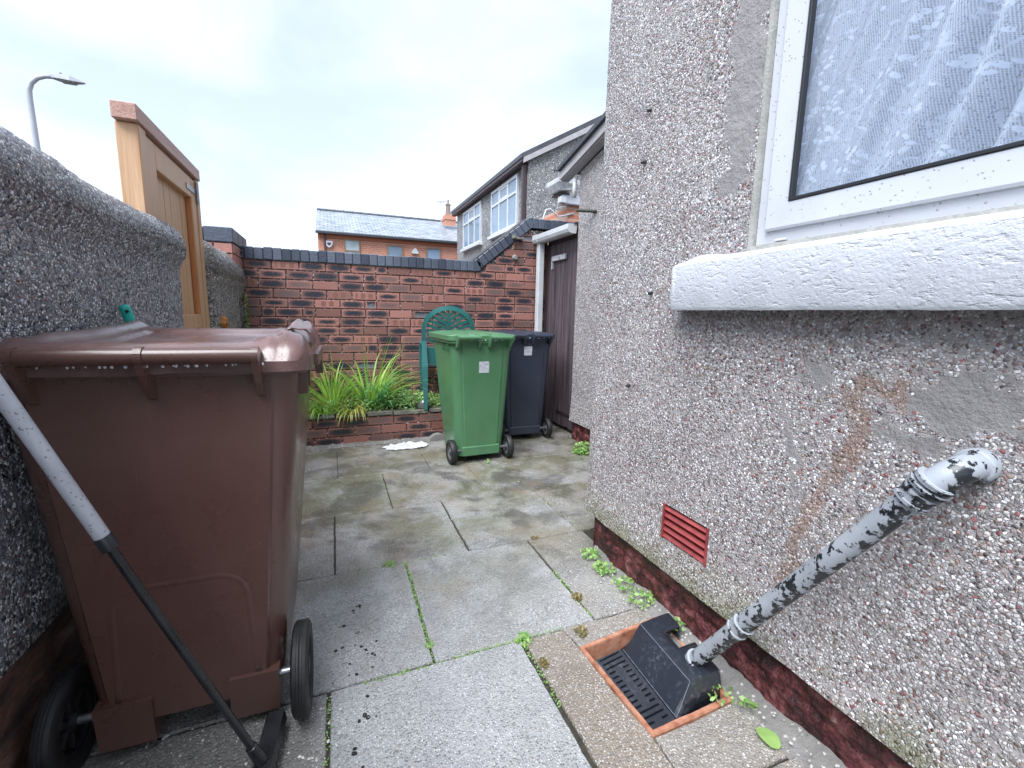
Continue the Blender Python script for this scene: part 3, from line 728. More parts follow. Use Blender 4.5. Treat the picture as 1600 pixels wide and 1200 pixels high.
# ------------------------------------------------------------------ waste pipe
wp = thing('waste_pipe', 'grey painted waste pipe, paint flaking to black, running down the wall to the drain', 'pipe', (1.2, .45, .94))
P0 = Vector((1.130, .507, .881)); P1 = Vector((1.112, 1.040, .060)); dr = (P1-P0).normalized()
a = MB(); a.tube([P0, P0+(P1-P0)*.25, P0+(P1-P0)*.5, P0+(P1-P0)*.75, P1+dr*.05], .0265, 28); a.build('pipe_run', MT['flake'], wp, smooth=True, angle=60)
def collar(nm, p, L, rad, mat=MT['flake']):
    a = MB(); q = Vector(p); k = rad
    a.tube([q-dr*L/2, q-dr*(L/2-.001), q-dr*(L/2-.008), q-dr*(L/2-.009), q+dr*(L/2-.009), q+dr*(L/2-.008), q+dr*(L/2-.001), q+dr*L/2], [k-.005, k+.003, k+.003, k, k, k+.003, k+.003, k-.005], 28)
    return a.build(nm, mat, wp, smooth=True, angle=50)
collar('coupling', P0+(P1-P0)*.70, .045, .0295)
collar('coupling', P1-dr*.004, .04, .031)
a = MB(); pth = []
E0 = Vector((1.215, .463, .943)) 
for k in range(13):
    t = k/12; b = (1-t)**3*E0+3*(1-t)**2*t*Vector((1.155, .455, .950))+3*(1-t)*t*t*(P0-dr*.055)+t**3*(P0+dr*.01); pth.append(b)
a.tube(pth, .0285, 28); a.tube([E0+Vector((.01, 0, 0)), E0+Vector((-.018, 0, 0)), E0+Vector((-.022, 0, 0)), E0+Vector((-.0225, 0, 0))], [.036, .036, .033, .028], 32)
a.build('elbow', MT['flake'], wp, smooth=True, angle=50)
collar('elbow_socket', P0-dr*.034, .008, .0325); collar('elbow_socket', P0+dr*.012, .034, .0315); collar('elbow_socket', P0-dr*.018, .010, .034)

# ------------------------------------------------------------------ drain
dg = thing('drain_gully', 'square terracotta drain gully set in the brown concrete', 'drain', (1.0, 1.1, 0))
q4 = [Vector((*p, 0)) for p in (GUL[3], GUL[2], GUL[1], GUL[0])]; qc = sum(q4, Vector())/4
def ringq(s_, z): return [qc+(p-qc)*s_+Vector((0, 0, z)) for p in q4]
def densify(r, k=8):
    out = []
    for i in range(4):
        for t in range(k): out.append(r[i].lerp(r[(i+1) % 4], t/k))
    return out
a = MB(); a.loft([densify(ringq(1.0, -.05)), densify(ringq(1.0, .000)), densify(ringq(.985, .006)), densify(ringq(.925, .005)), densify(ringq(.915, .000)), densify(ringq(.88, -.13))], False)
a.jitter(.002, 20); a.build('rim', [MT['terra']], dg, smooth=False)
a = MB(); a.loft([densify(ringq(.883, -.12)), densify(ringq(.4, -.125))], True); a.build('basin', MT['terra_in'], dg)
dc = thing('drain_cover', 'black slotted plastic drain cover with a raised hood', 'drain cover', (1.0, 1.1, 0))
# local frame of the cover: e1 towards the wall, e2 along it (away from the camera)
cA, cB, cC, cD = Vector((.850, 1.236, 0)), Vector((1.205, 1.295, 0)), Vector((1.160, .955, 0)), Vector((.850, .930, 0))
def CP(s_, t, z):   # s 0..1 towards wall, t 0..1 from near to far
    return cD.lerp(cC, s_).lerp(cA.lerp(cB, s_), t)+Vector((0, 0, z))
a = MB(); gr = .30
# slotted plate: bars between slots
nsl = 14; zt = -.018
def plate(s0, s1, t0, t1, z0=zt-.012, z1=zt):
    a.add([CP(s0, t0, z0), CP(s1, t0, z0), CP(s1, t1, z0), CP(s0, t1, z0), CP(s0, t0, z1), CP(s1, t0, z1), CP(s1, t1, z1), CP(s0, t1, z1)],
          [(0, 3, 2, 1), (4, 5, 6, 7), (0, 1, 5, 4), (1, 2, 6, 5), (2, 3, 7, 6), (3, 0, 4, 7)])
plate(0, .035, 0, 1); plate(.30, .36, 0, 1)
t = .0; edges = []
w = 1/(nsl+.6)
for k in range(nsl):
    t0 = .03+k*w; plate(.035, .30, t0-(.03 if k == 0 else 0), t0+w*.62)
    if 3 <= k <= 10 or k == 0:
        plate(.12, .22, t0+w*.62, t0+w)
plate(.035, .30, .03+nsl*w, 1.0)
a.build('grate', MT['cover'], dc)
a = MB(); ht = .074
# hood as a lofted shell, with the pipe notch in its wall side
def hp(s_, t, z): return CP(s_, t, z)
T = [0, .033, .065, .13]+[.2+i*.05 for i in range(13)]+[.87, .935, .967, 1.0]
def hood(s_, t):
    e = min(t, 1-t); endf = min(1, e/.065)
    if s_ < .36: z = zt
    elif s_ < .56: z = zt+(ht-zt)*((s_-.36)/.20)
    else: z = ht-.010*((s_-.56)/.44)**2
    return z*1.0 if False else zt-.03*(1-endf)*0+ (z-zt)*endf
S = [.345, .36, .46, .56, .68, .76, .82, .88, .94, .98, 1.0]
idx = {}; vs = []
for i, s_ in enumerate(S):
    for j, t in enumerate(T):
        idx[i, j] = len(vs); vs.append(CP(s_*1.0 if s_ < .98 else s_, t, hood(s_, t)))
fs = []
for i in range(len(S)-1):
    for j in range(len(T)-1):
        sm, tm = (S[i]+S[i+1])/2, (T[j]+T[j+1])/2
        if sm > .76 and .47 < tm < .68: continue
        fs.append((idx[i, j], idx[i, j+1], idx[i+1, j+1], idx[i+1, j])[::-1])
a.add(vs, fs)
# side and back skirts
for jj in (0, len(T)-1):
    pts = [CP(s_, T[jj], hood(s_, T[jj])) for s_ in S]; lo = [p+Vector((0, 0, -.05)) for p in pts]
    m_ = len(pts); a.add(pts+lo, [(i, i+1, m_+i+1, m_+i) for i in range(m_-1)])
pts = [CP(1.0, t, hood(1.0, t)) for t in T if not .47 < t < .68]
lo = [Vector((p.x, p.y, -.05)) for p in pts]; m_ = len(pts); a.add(pts+lo, [(i, i+1, m_+i+1, m_+i) for i in range(m_-1) if not (pts[i+1]-pts[i]).length > .05])
o = a.build('hood', MT['cover'], dc, smooth=True, angle=14)
md = o.modifiers.new('s', 'SOLIDIFY'); md.thickness = .003; md.offset = -1

a = MB()
for (s0_, t0_, s1_, t1_) in ((.36, .02, .36, .98), (.56, .065, .56, .935), (.36, .02, .56, .065), (.004, .0, .004, 1.)):
    q0, q1 = CP(s0_, t0_, hood(s0_, t0_)+.0006), CP(s1_, t1_, hood(s1_, t1_)+.0006); a = MB(); a.tube([q0, q0.lerp(q1, .5), q1], .0011, 6); a.build('worn_edge', MT['scuff'], dc)
# ================================================================== LEFT GARDEN WALL
gw = thing('garden_wall', 'long dark pebbledashed yard wall with a rounded top, left of the brown bin', 'wall', (-.85, 0, 0))
def lprof(y, endk=1.):
    crest = 1.665+.035*nz1(0, y, 0, .9)+.045*max(0, (2.0-y)); xf_ = -.745+.008*nz1(y, 3, 0, 1.5)
    P = []
    def ad(x, z): P.append((x, z))
    for k in range(14): ad(xf_, .37+k*(1.40-.37)/13)
    ad(xf_+.004, 1.44); ad(xf_+.02, 1.475); ad(xf_+.036, 1.50); ad(xf_+.040, 1.53)
    cx_ = xf_-.085; 
    for k in range(11):
        q = k/10*PI; ad(cx_+.125*math.cos(q), 1.53+(crest-1.53)*math.sin(q)**.8)
    ad(xf_-.20, 1.48); ad(xf_-.19, 1.2); ad(xf_-.19, .3)
    return P
def wallrun(mb, y0, y1, prof, step, rnd0=False, rnd1=True, amp=.008):
    n = int((y1-y0)/step); rings = []
    for i in range(n+1):
        y = y0+(y1-y0)*i/n; P = prof(y); k = 1.
        cx_ = sum(p[0] for p in P)/len(P)
        ring = []
        for (x, z) in P:
            rr = .05
            k = 1.
            if rnd1 and y > y1-rr: k = math.sqrt(max(0, 1-((y-(y1-rr))/rr)**2))
            if rnd0 and y < y0+rr: k = math.sqrt(max(0, 1-(((y0+rr)-y)/rr)**2))
            kx = .55+.45*k
            zz = z if z < 1.45 else 1.45+(z-1.45)*(.35+.65*k)
            d = amp*nz1(x, y, z, 5)+amp*.5*nz1(x, y, z, 16)+.003*nz1(x, y, z, 55)
            ring.append((cx_+(x-cx_)*kx+d, y, zz+d*.7))
        rings.append(ring)
    mb.loft(rings, True)
a = MB(); wallrun(a, -2.5, 2.975, lprof, .016); a.build('render', MT['peb_left'], gw, smooth=True)
a = MB(); a.grid(lambda u, v: (-.755+.012*nz1(u*60, v, 0, 1)+.03*(1-v)**2+.012*nz1(u*20, v*3, 4, 1.5), -2.5+u*5.45, -.02+v*.40), 400, 20); a.f = [f[::-1] for f in a.f]
def basemat():
    m = M('bare_old_brick_base', .55); n = m.noise(1, 7, .66, m.scalev((9, 7, 16)))
    m.col(m.ramp(n, [(.3, (.02, .018, .02)), (.45, (.07, .045, .04)), (.56, (.15, .075, .055)), (.7, (.22, .18, .16))])).nrm(m.bump(n, .03)); return m.m
MT['base'] = basemat()
a.build('brick_base', MT['base'], gw, smooth=True)
# second stub
w2 = thing('wall_stub', 'short weathered pebbledashed wall between the wooden gate and the brick wall', 'wall', (-.85, 4.1, 0))
def lprof2(y):
    crest = 1.69+.03*nz1(0, y, 3, 3); xf_ = -.725
    P = [(xf_, z) for z in (0, .3, .6, .9, 1.1, 1.2, 1.3, 1.36)]+[(xf_+.012, 1.40), (xf_+.03, 1.43), (xf_+.03, 1.47)]
    for k in range(9): q = k/8*PI; P.append((xf_-.10+.13*math.cos(q), 1.47+(crest-1.47)*math.sin(q)**.9))
    return P+[(xf_-.23, 1.3), (xf_-.23, 0)]
a = MB(); wallrun(a, 3.61, 4.70, lprof2, .02, True, False, amp=.016)
MT['peb_stub'] = pebble('pebbledash_stub', [(0, (.62, .61, .60)), (.25, (.38, .37, .36)), (.5, (.20, .20, .21)), (.7, (.46, .42, .37)), (.85, (.13, .13, .14)), (.95, (.72, .71, .70))], (.24, .22, .20), 78, size=.010, loose=.1)
a.build('render', MT['peb_stub'], w2, smooth=True)
a = MB()
for (y, z, s_) in ((3.74, 1.135, .045), (3.80, 1.12, .04), (3.77, 1.05, .035), (3.85, 1.11, .03)):
    o_ = len(a.v); a.lathe([(-s_, .001), (-s_*.7, s_*.7), (0, s_), (s_*.7, s_*.7), (s_, .001)], (-.73, y, z), 'y', 12); a.jitter(.02, 30, o_)
a.build('broken_brick', MT['orange'], w2)
a = MB(); a.ca = (.5, 0, 0)
for k in range(80):
    y = 4.52+random.random()*.16; z = 1.05+random.random()**1.3*.32; x = -.70+random.random()*.012
    s_ = .008+random.random()*.010; t = Vector((random.uniform(.2, 1), random.uniform(-1, 1), random.uniform(-1, 1))).normalized()
    u1 = t.orthogonal().normalized(); u2 = t.cross(u1); p = Vector((x, y, z)); a.ca = (random.random(), 0, 0)
    a.add([p-u1*s_, p-u2*s_*.7, p+u1*s_, p+u2*s_*.7], [(0, 1, 2, 3)])
a.build('moss_tuft', MT['weed'], w2, attr='leaf')

# ================================================================== BRICKWORK
def brick(mb, o, ax, L, H, kind=None, nrm=(0, -1, 0), pr=.007, up=(0, 0, 1)):
    o = Vector(o); A = Vector(ax); N = Vector(nrm); U = Vector(up)
    b = .0035; col = (random.random() if kind is None else kind, random.random(), random.random())
    j = lambda: random.uniform(-.0012, .0012); pr2 = pr+j()
    f = [o+N*pr2+A*b+U*b, o+N*pr2+A*(L-b)+U*(b+j()), o+N*pr2+A*(L-b)+U*(H-b), o+N*pr2+A*b+U*(H-b+j())]
    g_ = [o, o+A*L, o+A*L+U*H, o+U*H]
    mb.add(f+g_, [(0, 1, 2, 3), (4, 5, 1, 0), (5, 6, 2, 1), (6, 7, 3, 2), (7, 4, 0, 3)],
        [[(.02, .05), (.98, .05), (.98, .95), (.02, .95)]]+[[(0, 0)]*4]*4, col)
BY = 4.72
MT['dkmortar'] = simple('dark_mortar', (.05, .05, .055), .8, .4, 60, .002)
bw = thing('brick_wall', 'dark marked red brick yard wall topped with blue coping bricks that step up to the right', 'wall', (.7, 4.8, 0))
def topline(x):
    return 1.672 if x < 1.46 else (1.672+(x-1.46)*.80 if x < 2.08 else 2.155)
a = MB(); C_ = .0855; z1 = 1.672
for r in range(-6, 20):
    zt_ = z1-r*C_; zb = zt_-C_+.010
    if zb < .0: break
    off = -.486+(.114 if r % 2 else 0)+random.uniform(-.012, .012)
    x = off-.228*3
    while x < 2.30:
        L = .218
        if random.random() < .10: L = .104
        x0, x1 = max(x, -.775), min(x+L, 2.30)
        if x1-x0 > .03:
            lim = topline((x0)) if r < 0 else 9
            if r < 0:
                # start where the raking coping allows
                need = zt_-.010
                xs0 = 1.46+(need-1.672)/.80
                x0 = max(x0, xs0)
            if x1-x0 > .03 and (r >= 0 or zt_ < 2.16): brick(a, (x0, BY, zb), (1, 0, 0), x1-x0, C_-.010)
        x += L+.010
a.build('bricks', MT['brick'], bw, attr='brick')
a = MB(); a.prism([(-.775, 0), (2.30, 0), (2.30, 2.152), (2.08, 2.152), (1.462, 1.668), (-.775, 1.668)], 'y', BY, BY+.215)
a.build('mortar_core', MT['mortar'], bw)
cp = MB()
def cope(o, A, U, L=.072, H=.108, D=.26):
    o, A, U = Vector(o), Vector(A), Vector(U); s0 = len(cp.v)
    cp.ca = (0, 0, random.random()); cp.box(0, L, 0, D, 0, H+random.uniform(-.004, .004), .006)
    cp.xf(lambda p: o+A*p.x+Vector((0, 1, 0))*p.y+U*p.z, s0)
x = -.775
while x < 1.44:
    cope((x, BY-.022, 1.674+random.uniform(-.002, .002)), (1, 0, 0), (0, 0, 1)); x += .0762
ang = math.atan(.80); A = Vector((math.cos(ang), 0, math.sin(ang))); U = Vector((-math.sin(ang), 0, math.cos(ang)))
p = Vector((1.475, BY-.022, 1.682)); Ltot = .62/math.cos(ang); k = 0
while k < Ltot:
    cope(p+A*k, A, U); k += .0762
x = 2.10
while x < 2.9:
    cope((x, BY-.022, 2.172), (1, 0, 0), (0, 0, 1)); x += .0762
# wedge closers
cp.ca = (0, 0, .4)
cp.prism([(1.43, 1.676), (1.485, 1.680), (1.505, 1.70), (1.452, 1.788), (1.415, 1.782)], 'y', BY-.0245, BY+.20)
cp.prism([(2.085, 2.172), (2.10, 2.172), (2.10, 2.278), (2.03, 2.27)], 'y', BY-.02, BY+.235)
cp.build('coping', MT['blue'], bw, attr='brick')
a = MB(); a.prism([(1.45, 1.664), (2.083, 2.168), (2.083, 2.158), (1.465, 1.658)], 'y', BY-.006, BY+.2); a.prism([(-.774, 1.669), (1.46, 1.669), (2.09, 2.172), (2.88, 2.172), (2.88, 2.272), (2.03, 2.268), (1.40, 1.775), (-.774, 1.775)], 'y', BY-.014, BY+.232); a.build('bedding', MT['dkmortar'], bw)
# snapped faces on some bricks
# little boss light and pipe stub on the wall
o = MB(); o.lathe([(0, .001), (0, .020), (.012, .024), (.02, .03), (.035, .03), (.035, .001)], (1.895, BY-.042, 1.845), 'y', 20)
tag(o.build('outlet_cap', MT['putty'], smooth=True, angle=40), 'small round grey outlet cap fixed to the brick wall near the white gutter', 'cap')
o = MB(); o.box(1.86, 1.98, BY-.06, BY-.008, 2.035, 2.055, .003); o.box(1.855, 1.885, BY-.075, BY-.008, 2.04, 2.075, .004)
tag(o.build('wall_bracket', MT['stone']), 'mossy little bracket under the raised end of the coping', 'bracket')
# pier
pr_ = thing('brick_pier', 'square brick pier with blue capping behind the short wall', 'pier', (-.9, 4.5, 0))
a = MB()
for r in range(3):
    zb = 1.50+r*C_
    x = -1.08-.06*(r % 2)
    while x < -.73:
        x1 = min(x+.218, -.725); 
        if x1-x > .03: brick(a, (x, 4.34, zb+.005), (1, 0, 0), x1-x, C_-.01, kind=random.choice([.1, .5, .9]))
        x = x1+.01
    y = 4.345
    while y < 4.94:
        y1 = min(y+.218, 4.95); 
        if y1-y > .03: brick(a, (-.725, y, zb+.005), (0, 1, 0), y1-y, C_-.01, nrm=(1, 0, 0), kind=random.choice([.1, .5, .9]))
        y = y1+.01
a.build('bricks', MT['brick'], pr_, attr='brick')
a = MB(); a.box(-1.10, -.726, 4.342, 4.95, 0, 1.757); a.build('mortar_core', MT['mortar'], pr_)
cp = MB()
for (x0, x1) in ((-1.12, -.925), (-.915, -.712)):
    for (y0, y1) in ((4.325, 4.53), (4.54, 4.75), (4.76, 4.97)):
        cp.ca = (0, 0, random.random()); cp.box(x0, x1, y0, y1, 1.759, 1.875, .006)
cp.build('capping', MT['blue'], pr_, attr='brick')

# ------------------------------------------------------------------ planter
pt = thing('raised_planter', 'low brick planter with mossy stone edging along the foot of the brick wall', 'planter', (.4, 4.4, 0))
a = MB(); PY_ = 4.27
for r in range(3):
    zb = .012+r*.0845; x = (-.179, -.07, .046)[r]-.2355*3
    while x < 1.75:
        x0 = max(x, -.70); x1 = min(x+.2255, 1.75)
        if x1-x0 > .03: brick(a, (x0, PY_, zb), (1, 0, 0), x1-x0, .0745)
        x += .2355
a.build('bricks', MT['brick_low'], pt, attr='brick')
a = MB(); a.box(-.70, 1.75, PY_, PY_+.10, -.02, .262); a.build('mortar_core', MT['mortar'], pt)
a = MB(); x = -.70; k = 0
while x < 1.7:
    L = random.uniform(.22, .42); z = .266+(.004 if k % 2 else 0); o_ = len(a.v)
    nx = 8
    def st(u, v, x=x, L=L): return (x+u*(L-.012), PY_-.022+v*.15+.006*nz1(x+u*L, v, 3, 14), z+.030+.004*nz1(x+u, v, 1, 10))
    a.grid(st, 10, 5)
    a.box(x, x+L-.012, PY_-.020, PY_+.12, z, z+.029, .006); a.jitter(.004, 25, o_); x += L; k += 1
a.build('stone_edging', MT['stone'], pt)
a = MB(); a.grid(lambda u, v: (-.72+u*2.5, PY_+.09+v*.36, .285+.02*nz1(u*8, v*2, 0, 2)), 60, 12); a.build('soil', MT['soil'], pt, smooth=True)
a = MB(); a.grid(lambda u, v: (-.735+u*2.4, PY_-.0-.055*v*(1+.4*nz1(u*20, 0, 0, 2)), .030*(1-v)**1.5*(1+.5*nz1(u*30, 1, 0, 2))+.002), 140, 5); tag(a.build('mortar_skirt', MT['cement'], smooth=True), kind='structure')

# ------------------------------------------------------------------ shed door, gutter, downpipe
sh = thing('outhouse', 'brick outhouse with a dark weathered plank door and white gutter', 'outhouse', (2.6, 4.3, 0))
DX = 2.27
d_ = MB(); Y0, Y1 = 3.93, 4.66; npl = 7
for k in range(npl):
    y0 = Y0+k*(Y1-Y0)/npl; d_.box(DX+random.uniform(-.002, .002), DX+.03, y0+.002, y0+(Y1-Y0)/npl-.002, .045+random.uniform(0, .01), 1.985, .003)
d_.jitter(.0015, 10); door = d_.build('door', MT['door'], sh)
a = MB(); a.box(DX-.006, DX-.0025, 3.98, 4.33, .17, .20, .001); a.build('hinge_strap', simple('rusty_iron', (.03, .022, .02), .6, .4, 30, .001), door)
a = MB(); a.box(DX-.03, DX-.004, 4.19, 4.50, 1.80, 1.855, .004); a.box(DX-.03, DX-.004, 4.485, 4.50, 1.72, 1.80, .003); a.build('letter_bracket', simple('flaked_white_metal', (.42, .43, .46), .5, .5, 30, .001), door)
a = MB(); a.box(DX+.005, DX+.06, Y0-.06, Y0-.002, 0, 2.0, .003); a.box(DX+.005, DX+.06, Y1+.002, BY-.008, 0, 2.0, .003); a.box(DX+.005, DX+.06, Y0-.002, Y1+.002, 1.99, 2.06, .003); a.build('door_frame', MT['door'], sh)
a = MB(); a.box(DX+.07, DX+1.6, 3.88, BY-.01, 0, 2.05); a.build('wall', MT['peb_far'], sh)
a = MB(); a.prism([(2.16, 2.085), (3.9, 2.25), (3.9, 2.27), (2.16, 2.10)], 'y', 3.88, 4.70); a.build('roof', MT['felt'], sh)
a = MB(); gp = [(2.10+.055*math.cos(q), 2.085+.062*math.sin(q)) for q in [PI+PI*i/10 for i in range(11)]]
gp = [(2.100, 2.085), (2.100, 2.04), (2.112, 2.012), (2.14, 2.0), (2.19, 2.0), (2.20, 2.085)]
a.prism(gp, 'y', 3.89, 4.88); a.prism([(2.095, 2.09), (2.095, 2.036), (2.109, 2.006), (2.138, 1.995), (2.195, 1.995), (2.205, 2.09)], 'y', 4.60, 4.68); a.build('gutter', MT['white_gut'], sh)
a = MB(); a.box(2.135, 2.20, 4.59, 4.665, .05, 2.0, .006); a.build('downpipe', MT['white_gut'], sh)

# second building: rear wing past the corner
wg = thing('rear_wing', 'lower pebbledashed rear wing with sloping roof edge past the house corner', 'building', (2.2, 3.0, 0))
def tw(y): return 2.545+(3.87-y)*.24
a = MB()
a.grid(lambda u, v: (2.2+.004*nz1(u*4, v*5, 0, 2)-(.02*(1-v*12) if v < .083 else 0), 1.95+u*1.92, .19+v*(tw(1.95+u*1.92)-.19)), 40, 40); a.f = [f[::-1] for f in a.f]
a.add([(2.2, 3.87, .19), (3.9, 3.87, .19), (3.9, 3.87, 2.55), (2.2, 3.87, 2.545)], [(0, 3, 2, 1)])
a.build('wall', MT['peb_far'], wg)
a = MB(); a.grid(lambda u, v: (2.215+.012*nz1(u*20, v*3, 5, 1.5), 1.95+u*1.90, -.02+v*.225), 120, 14); a.f = [f[::-1] for f in a.f]; a.build('plinth', MT['plinth'], wg, smooth=True)
a = MB()
def sl(z0, z1, x0, x1, y0=1.96, y1=4.10):
    return a.add([(x0, y0, tw(y0)+z0), (x1, y0, tw(y0)+z0), (x1, y1, tw(y1)+z0), (x0, y1, tw(y1)+z0), (x0, y0, tw(y0)+z1), (x1, y0, tw(y0)+z1), (x1, y1, tw(y1)+z1), (x0, y1, tw(y1)+z1)],
                 [(0, 3, 2, 1), (4, 5, 6, 7), (0, 1, 5, 4), (1, 2, 6, 5), (2, 3, 7, 6), (3, 0, 4, 7)])
sl(.03, .105, 2.10, 2.125); sl(.02, .03, 2.12, 2.20); a.build('bargeboard', MT['fascia_p'], wg)
a = MB(); sl(.107, .145, 2.07, 4.0); a.build('roof', MT['felt'], wg)
a = MB(); a.tube([(2.17, 3.92, 2.50), (2.17, 3.92, 2.4), (2.17, 3.92, 2.33)], .02, 12); a.build('downpipe', MT['white_gut'], wg, smooth=True)
o = MB(); o.tube([(2.20, 3.56, 2.135), (2.16, 3.60, 2.145), (2.10, 3.66, 2.155), (2.075, 3.69, 2.158)], [.014, .015, .014, .013], 10)
tag(o.build('overflow_pipe', simple('mossy_lead', (.05, .055, .04), .6, .4, 60, .002), smooth=True), 'short mossy overflow pipe sticking out beside the house corner', 'pipe')

# ================================================================== GATE
ga = thing('wooden_gate', 'new unpainted wooden gate in its frame standing taller than the yard walls', 'gate', (-.8, 3.1, 0))
a = MB(); a.box(-.848, -.755, 2.575, 3.60, 2.035, 2.105, .004); a.build('cap_rail', MT['gate_end'], ga)
a = MB(); a.box(-.850, -.765, 2.61, 2.70, .05, 2.034, .004); a.build('post', MT['gate'], ga)
a = MB(); a.box(-.850, -.765, 3.535, 3.60, .05, 2.034, .004); a.build('post', MT['gate'], ga)
lf = MB()
lf.box(-.828, -.772, 2.705, 2.83, .10, 2.02, .003); lf.box(-.828, -.772, 3.44, 3.53, .10, 2.02, .003); lf.box(-.828, -.772, 2.833, 3.437, 1.90, 2.02, .003)
lf.box(-.828, -.776, 2.833, 3.437, 1.09, 1.19, .003); lf.box(-.828, -.776, 2.833, 3.437, .10, .22, .003)
leafo = lf.build('leaf_frame', MT['gate'], ga)
a = MB(); y = 2.835
while y < 3.43:
    a.box(-.826, -.806+random.uniform(-.002, .002), y, min(y+.094, 3.436), .2, 1.91, .003); y += .098
a.build('boards', MT['gate'], leafo)
a = MB(); a.box(-.805, -.7765, 3.425, 3.4385, 1.19, 1.90, .002); a.build('reveal_strip', MT['gate_red'], leafo)
a = MB(); o_ = len(a.v); a.box(-.771, -.767, 3.33, 3.53, 1.935, 1.965, .001); a.box(-.771, -.762, 3.535, 3.56, 1.88, 2.02, .001); a.tube([(-.762, 3.533, 1.89), (-.762, 3.533, 2.01)], .008, 8); a.build('hinge', MT['steel'], leafo)

# ================================================================== BINS
def rrect(hw_, y0, y1, r, panel=0., pw=.6, n=6):
    """closed outline, seen from above, starting at the back-left; back edge is y0"""
    pts = []
    def arc(cx_, cy, a0):
        for k in range(n+1):
            q = a0+PI/2*k/n; pts.append((cx_+r*math.cos(q), cy+r*math.sin(q)))
    arc(-hw_+r, y0+r, PI)
    if panel:
        p = hw_*pw
        pts += [(-p-.006, y0), (-p, y0-panel), (-p*.35, y0-panel), (p*.35, y0-panel), (p, y0-panel), (p+.006, y0)]
    arc(hw_-r, y0+r, -PI/2)
    arc(hw_-r, y1-r, 0); arc(-hw_+r, y1-r, PI/2)
    return pts
def make_bin(name, label, loc, rz, mat, tw_=.285, bw_=.205, dep=.66, H=1.07, wr=.10, style='green', sticker=None):
    t = thing(name, label, 'bin', loc, rz)
    k = H/1.07; zr = H-.085
    def P(pts, z): return [(x, y, z) for x, y in pts]
    # body
    b = MB(); rings = []
    levels = [(.10 if style == 'brown' else .055)]+[.14+i*(zr-.14)/14 for i in range(15)]
    for z in levels:
        f = (z-.05)/(zr-.05); hw_ = bw_+(tw_-.022-bw_)*f; y0 = .045-.035*f; y1 = .47*dep/.66+(dep-.02-.47*dep/.66)*f
        rings.append(P(rrect(hw_, y0, y1, .062, .010 if style != 'brown' else .006, .66 if style != 'brown' else .80), z))
    b.loft(rings, True); body = b.build('body', mat, t, smooth=True, world=False, angle=40)
    # skirt / feet
    s_ = MB()
    if style == 'brown':
        for sg in (-1, 1):
            s_ = MB() if sg < 0 else (s_.build('foot', mat, t, world=False), MB())[1]
            x0, x1 = sg*.085*k, sg*(bw_-.005)
            s_.loft([P([(x0, .030), (x1, .030), (x1, .14), (x0, .14)] if sg > 0 else [(x1, .030), (x0, .030), (x0, .14), (x1, .14)], .035),
                     P([(x0, .022), (x1+sg*.004, .022), (x1+sg*.004, .15), (x0, .15)] if sg > 0 else [(x1+sg*.004, .022), (x0, .022), (x0, .15), (x1+sg*.004, .15)], .17)], True)
    else:
        s_.box(-bw_*.80, bw_*.80, .022, .10, .055, .135, .006)
    s_.build('foot', mat, t, world=False)
    s_ = MB(); s_.box(-bw_+.02, bw_-.02, .33, .46, 0, .11, .01); s_.build('front_foot', mat, t, world=False)
    if style == 'brown':   # moulded arch on the back panel
        a = MB(); pth = []
        X0, X1, zt2 = -.155, .155, .50
        for q in range(8): pth.append((X0-.012*(1-q/7), .0, .16+q*(zt2-.07-.16)/7))
        for q in range(1, 7): an = PI-PI/2*q/6; pth.append((X0+.07+.07*math.cos(an), 0, zt2-.07+.07*math.sin(an)))
        for q in range(1, 9): pth.append((X0+.07+(X1-X0-.14)*q/8, 0, zt2))
        for q in range(1, 7): an = PI/2-PI/2*q/6; pth.append((X1-.07+.07*math.cos(an), 0, zt2-.07+.07*math.sin(an)))
        for q in range(1, 8): pth.append((X1+.012*q/7, .0, zt2-.07-q*(zt2-.07-.16)/7))
        pth = [(x, .045-.035*(z-.05)/(zr-.05)+.0331, z) for x, y, z in pth]
        a.tube(pth, .040, 48); a.build('moulded_arch', mat, body, smooth=True, world=False)
    # rim flange
    r = MB()
    R0 = rrect(tw_-.024, .008, dep-.02, .06); R1 = rrect(tw_, -.012, dep, .06); 
    r.loft([P(R0, zr-.006), P(R1, zr-.004), P(R1, zr+.032), P(rrect(tw_-.006, -.006, dep-.006, .055), zr+.036), P(rrect(tw_-.03, .02, dep-.03, .05), zr+.036)], True)
    # ribs below the flange
    for sg in (-1, 1):
        for yy in (.08, .12, .22):
            r.prism([(yy, zr-.0), (yy+.007, zr-.0), (yy+.007, zr-.075), (yy, zr-.06)], 'x', sg*(tw_-.006), sg*(tw_-.045))
    if style == 'brown':
        r.prism([(dep*.25, zr+.03), (dep*.75, zr+.03), (dep*.72, zr-.05), (dep*.65, zr-.07), (dep*.55, zr-.01), (dep*.25, zr-.004)], 'x', tw_-.004, tw_+.022)
    r.build('rim', mat, t, world=False, smooth=True, angle=30)
    # hinge bars and lugs
    h = MB(); hz = zr+(.040 if style != 'brown' else .050); hy = -.050
    if style == 'brown': lugs = [-.232, -.008, .228]; bars = [(-.232, -.012), (-.004, .232)]; L_ = .115
    else: lugs = [-.225*tw_/.285, -.045, .045, .225*tw_/.285]; bars = [(lugs[0], lugs[1]), (lugs[2], lugs[3])]; L_ = .085
    br = .0165 if style != 'brown' else .0205
    for (x0, x1) in bars: h.tube([(x0, hy, hz), (x1, hy, hz)], br, 18)
    h.build('handle_bar', mat, t, world=False, smooth=True, angle=50)
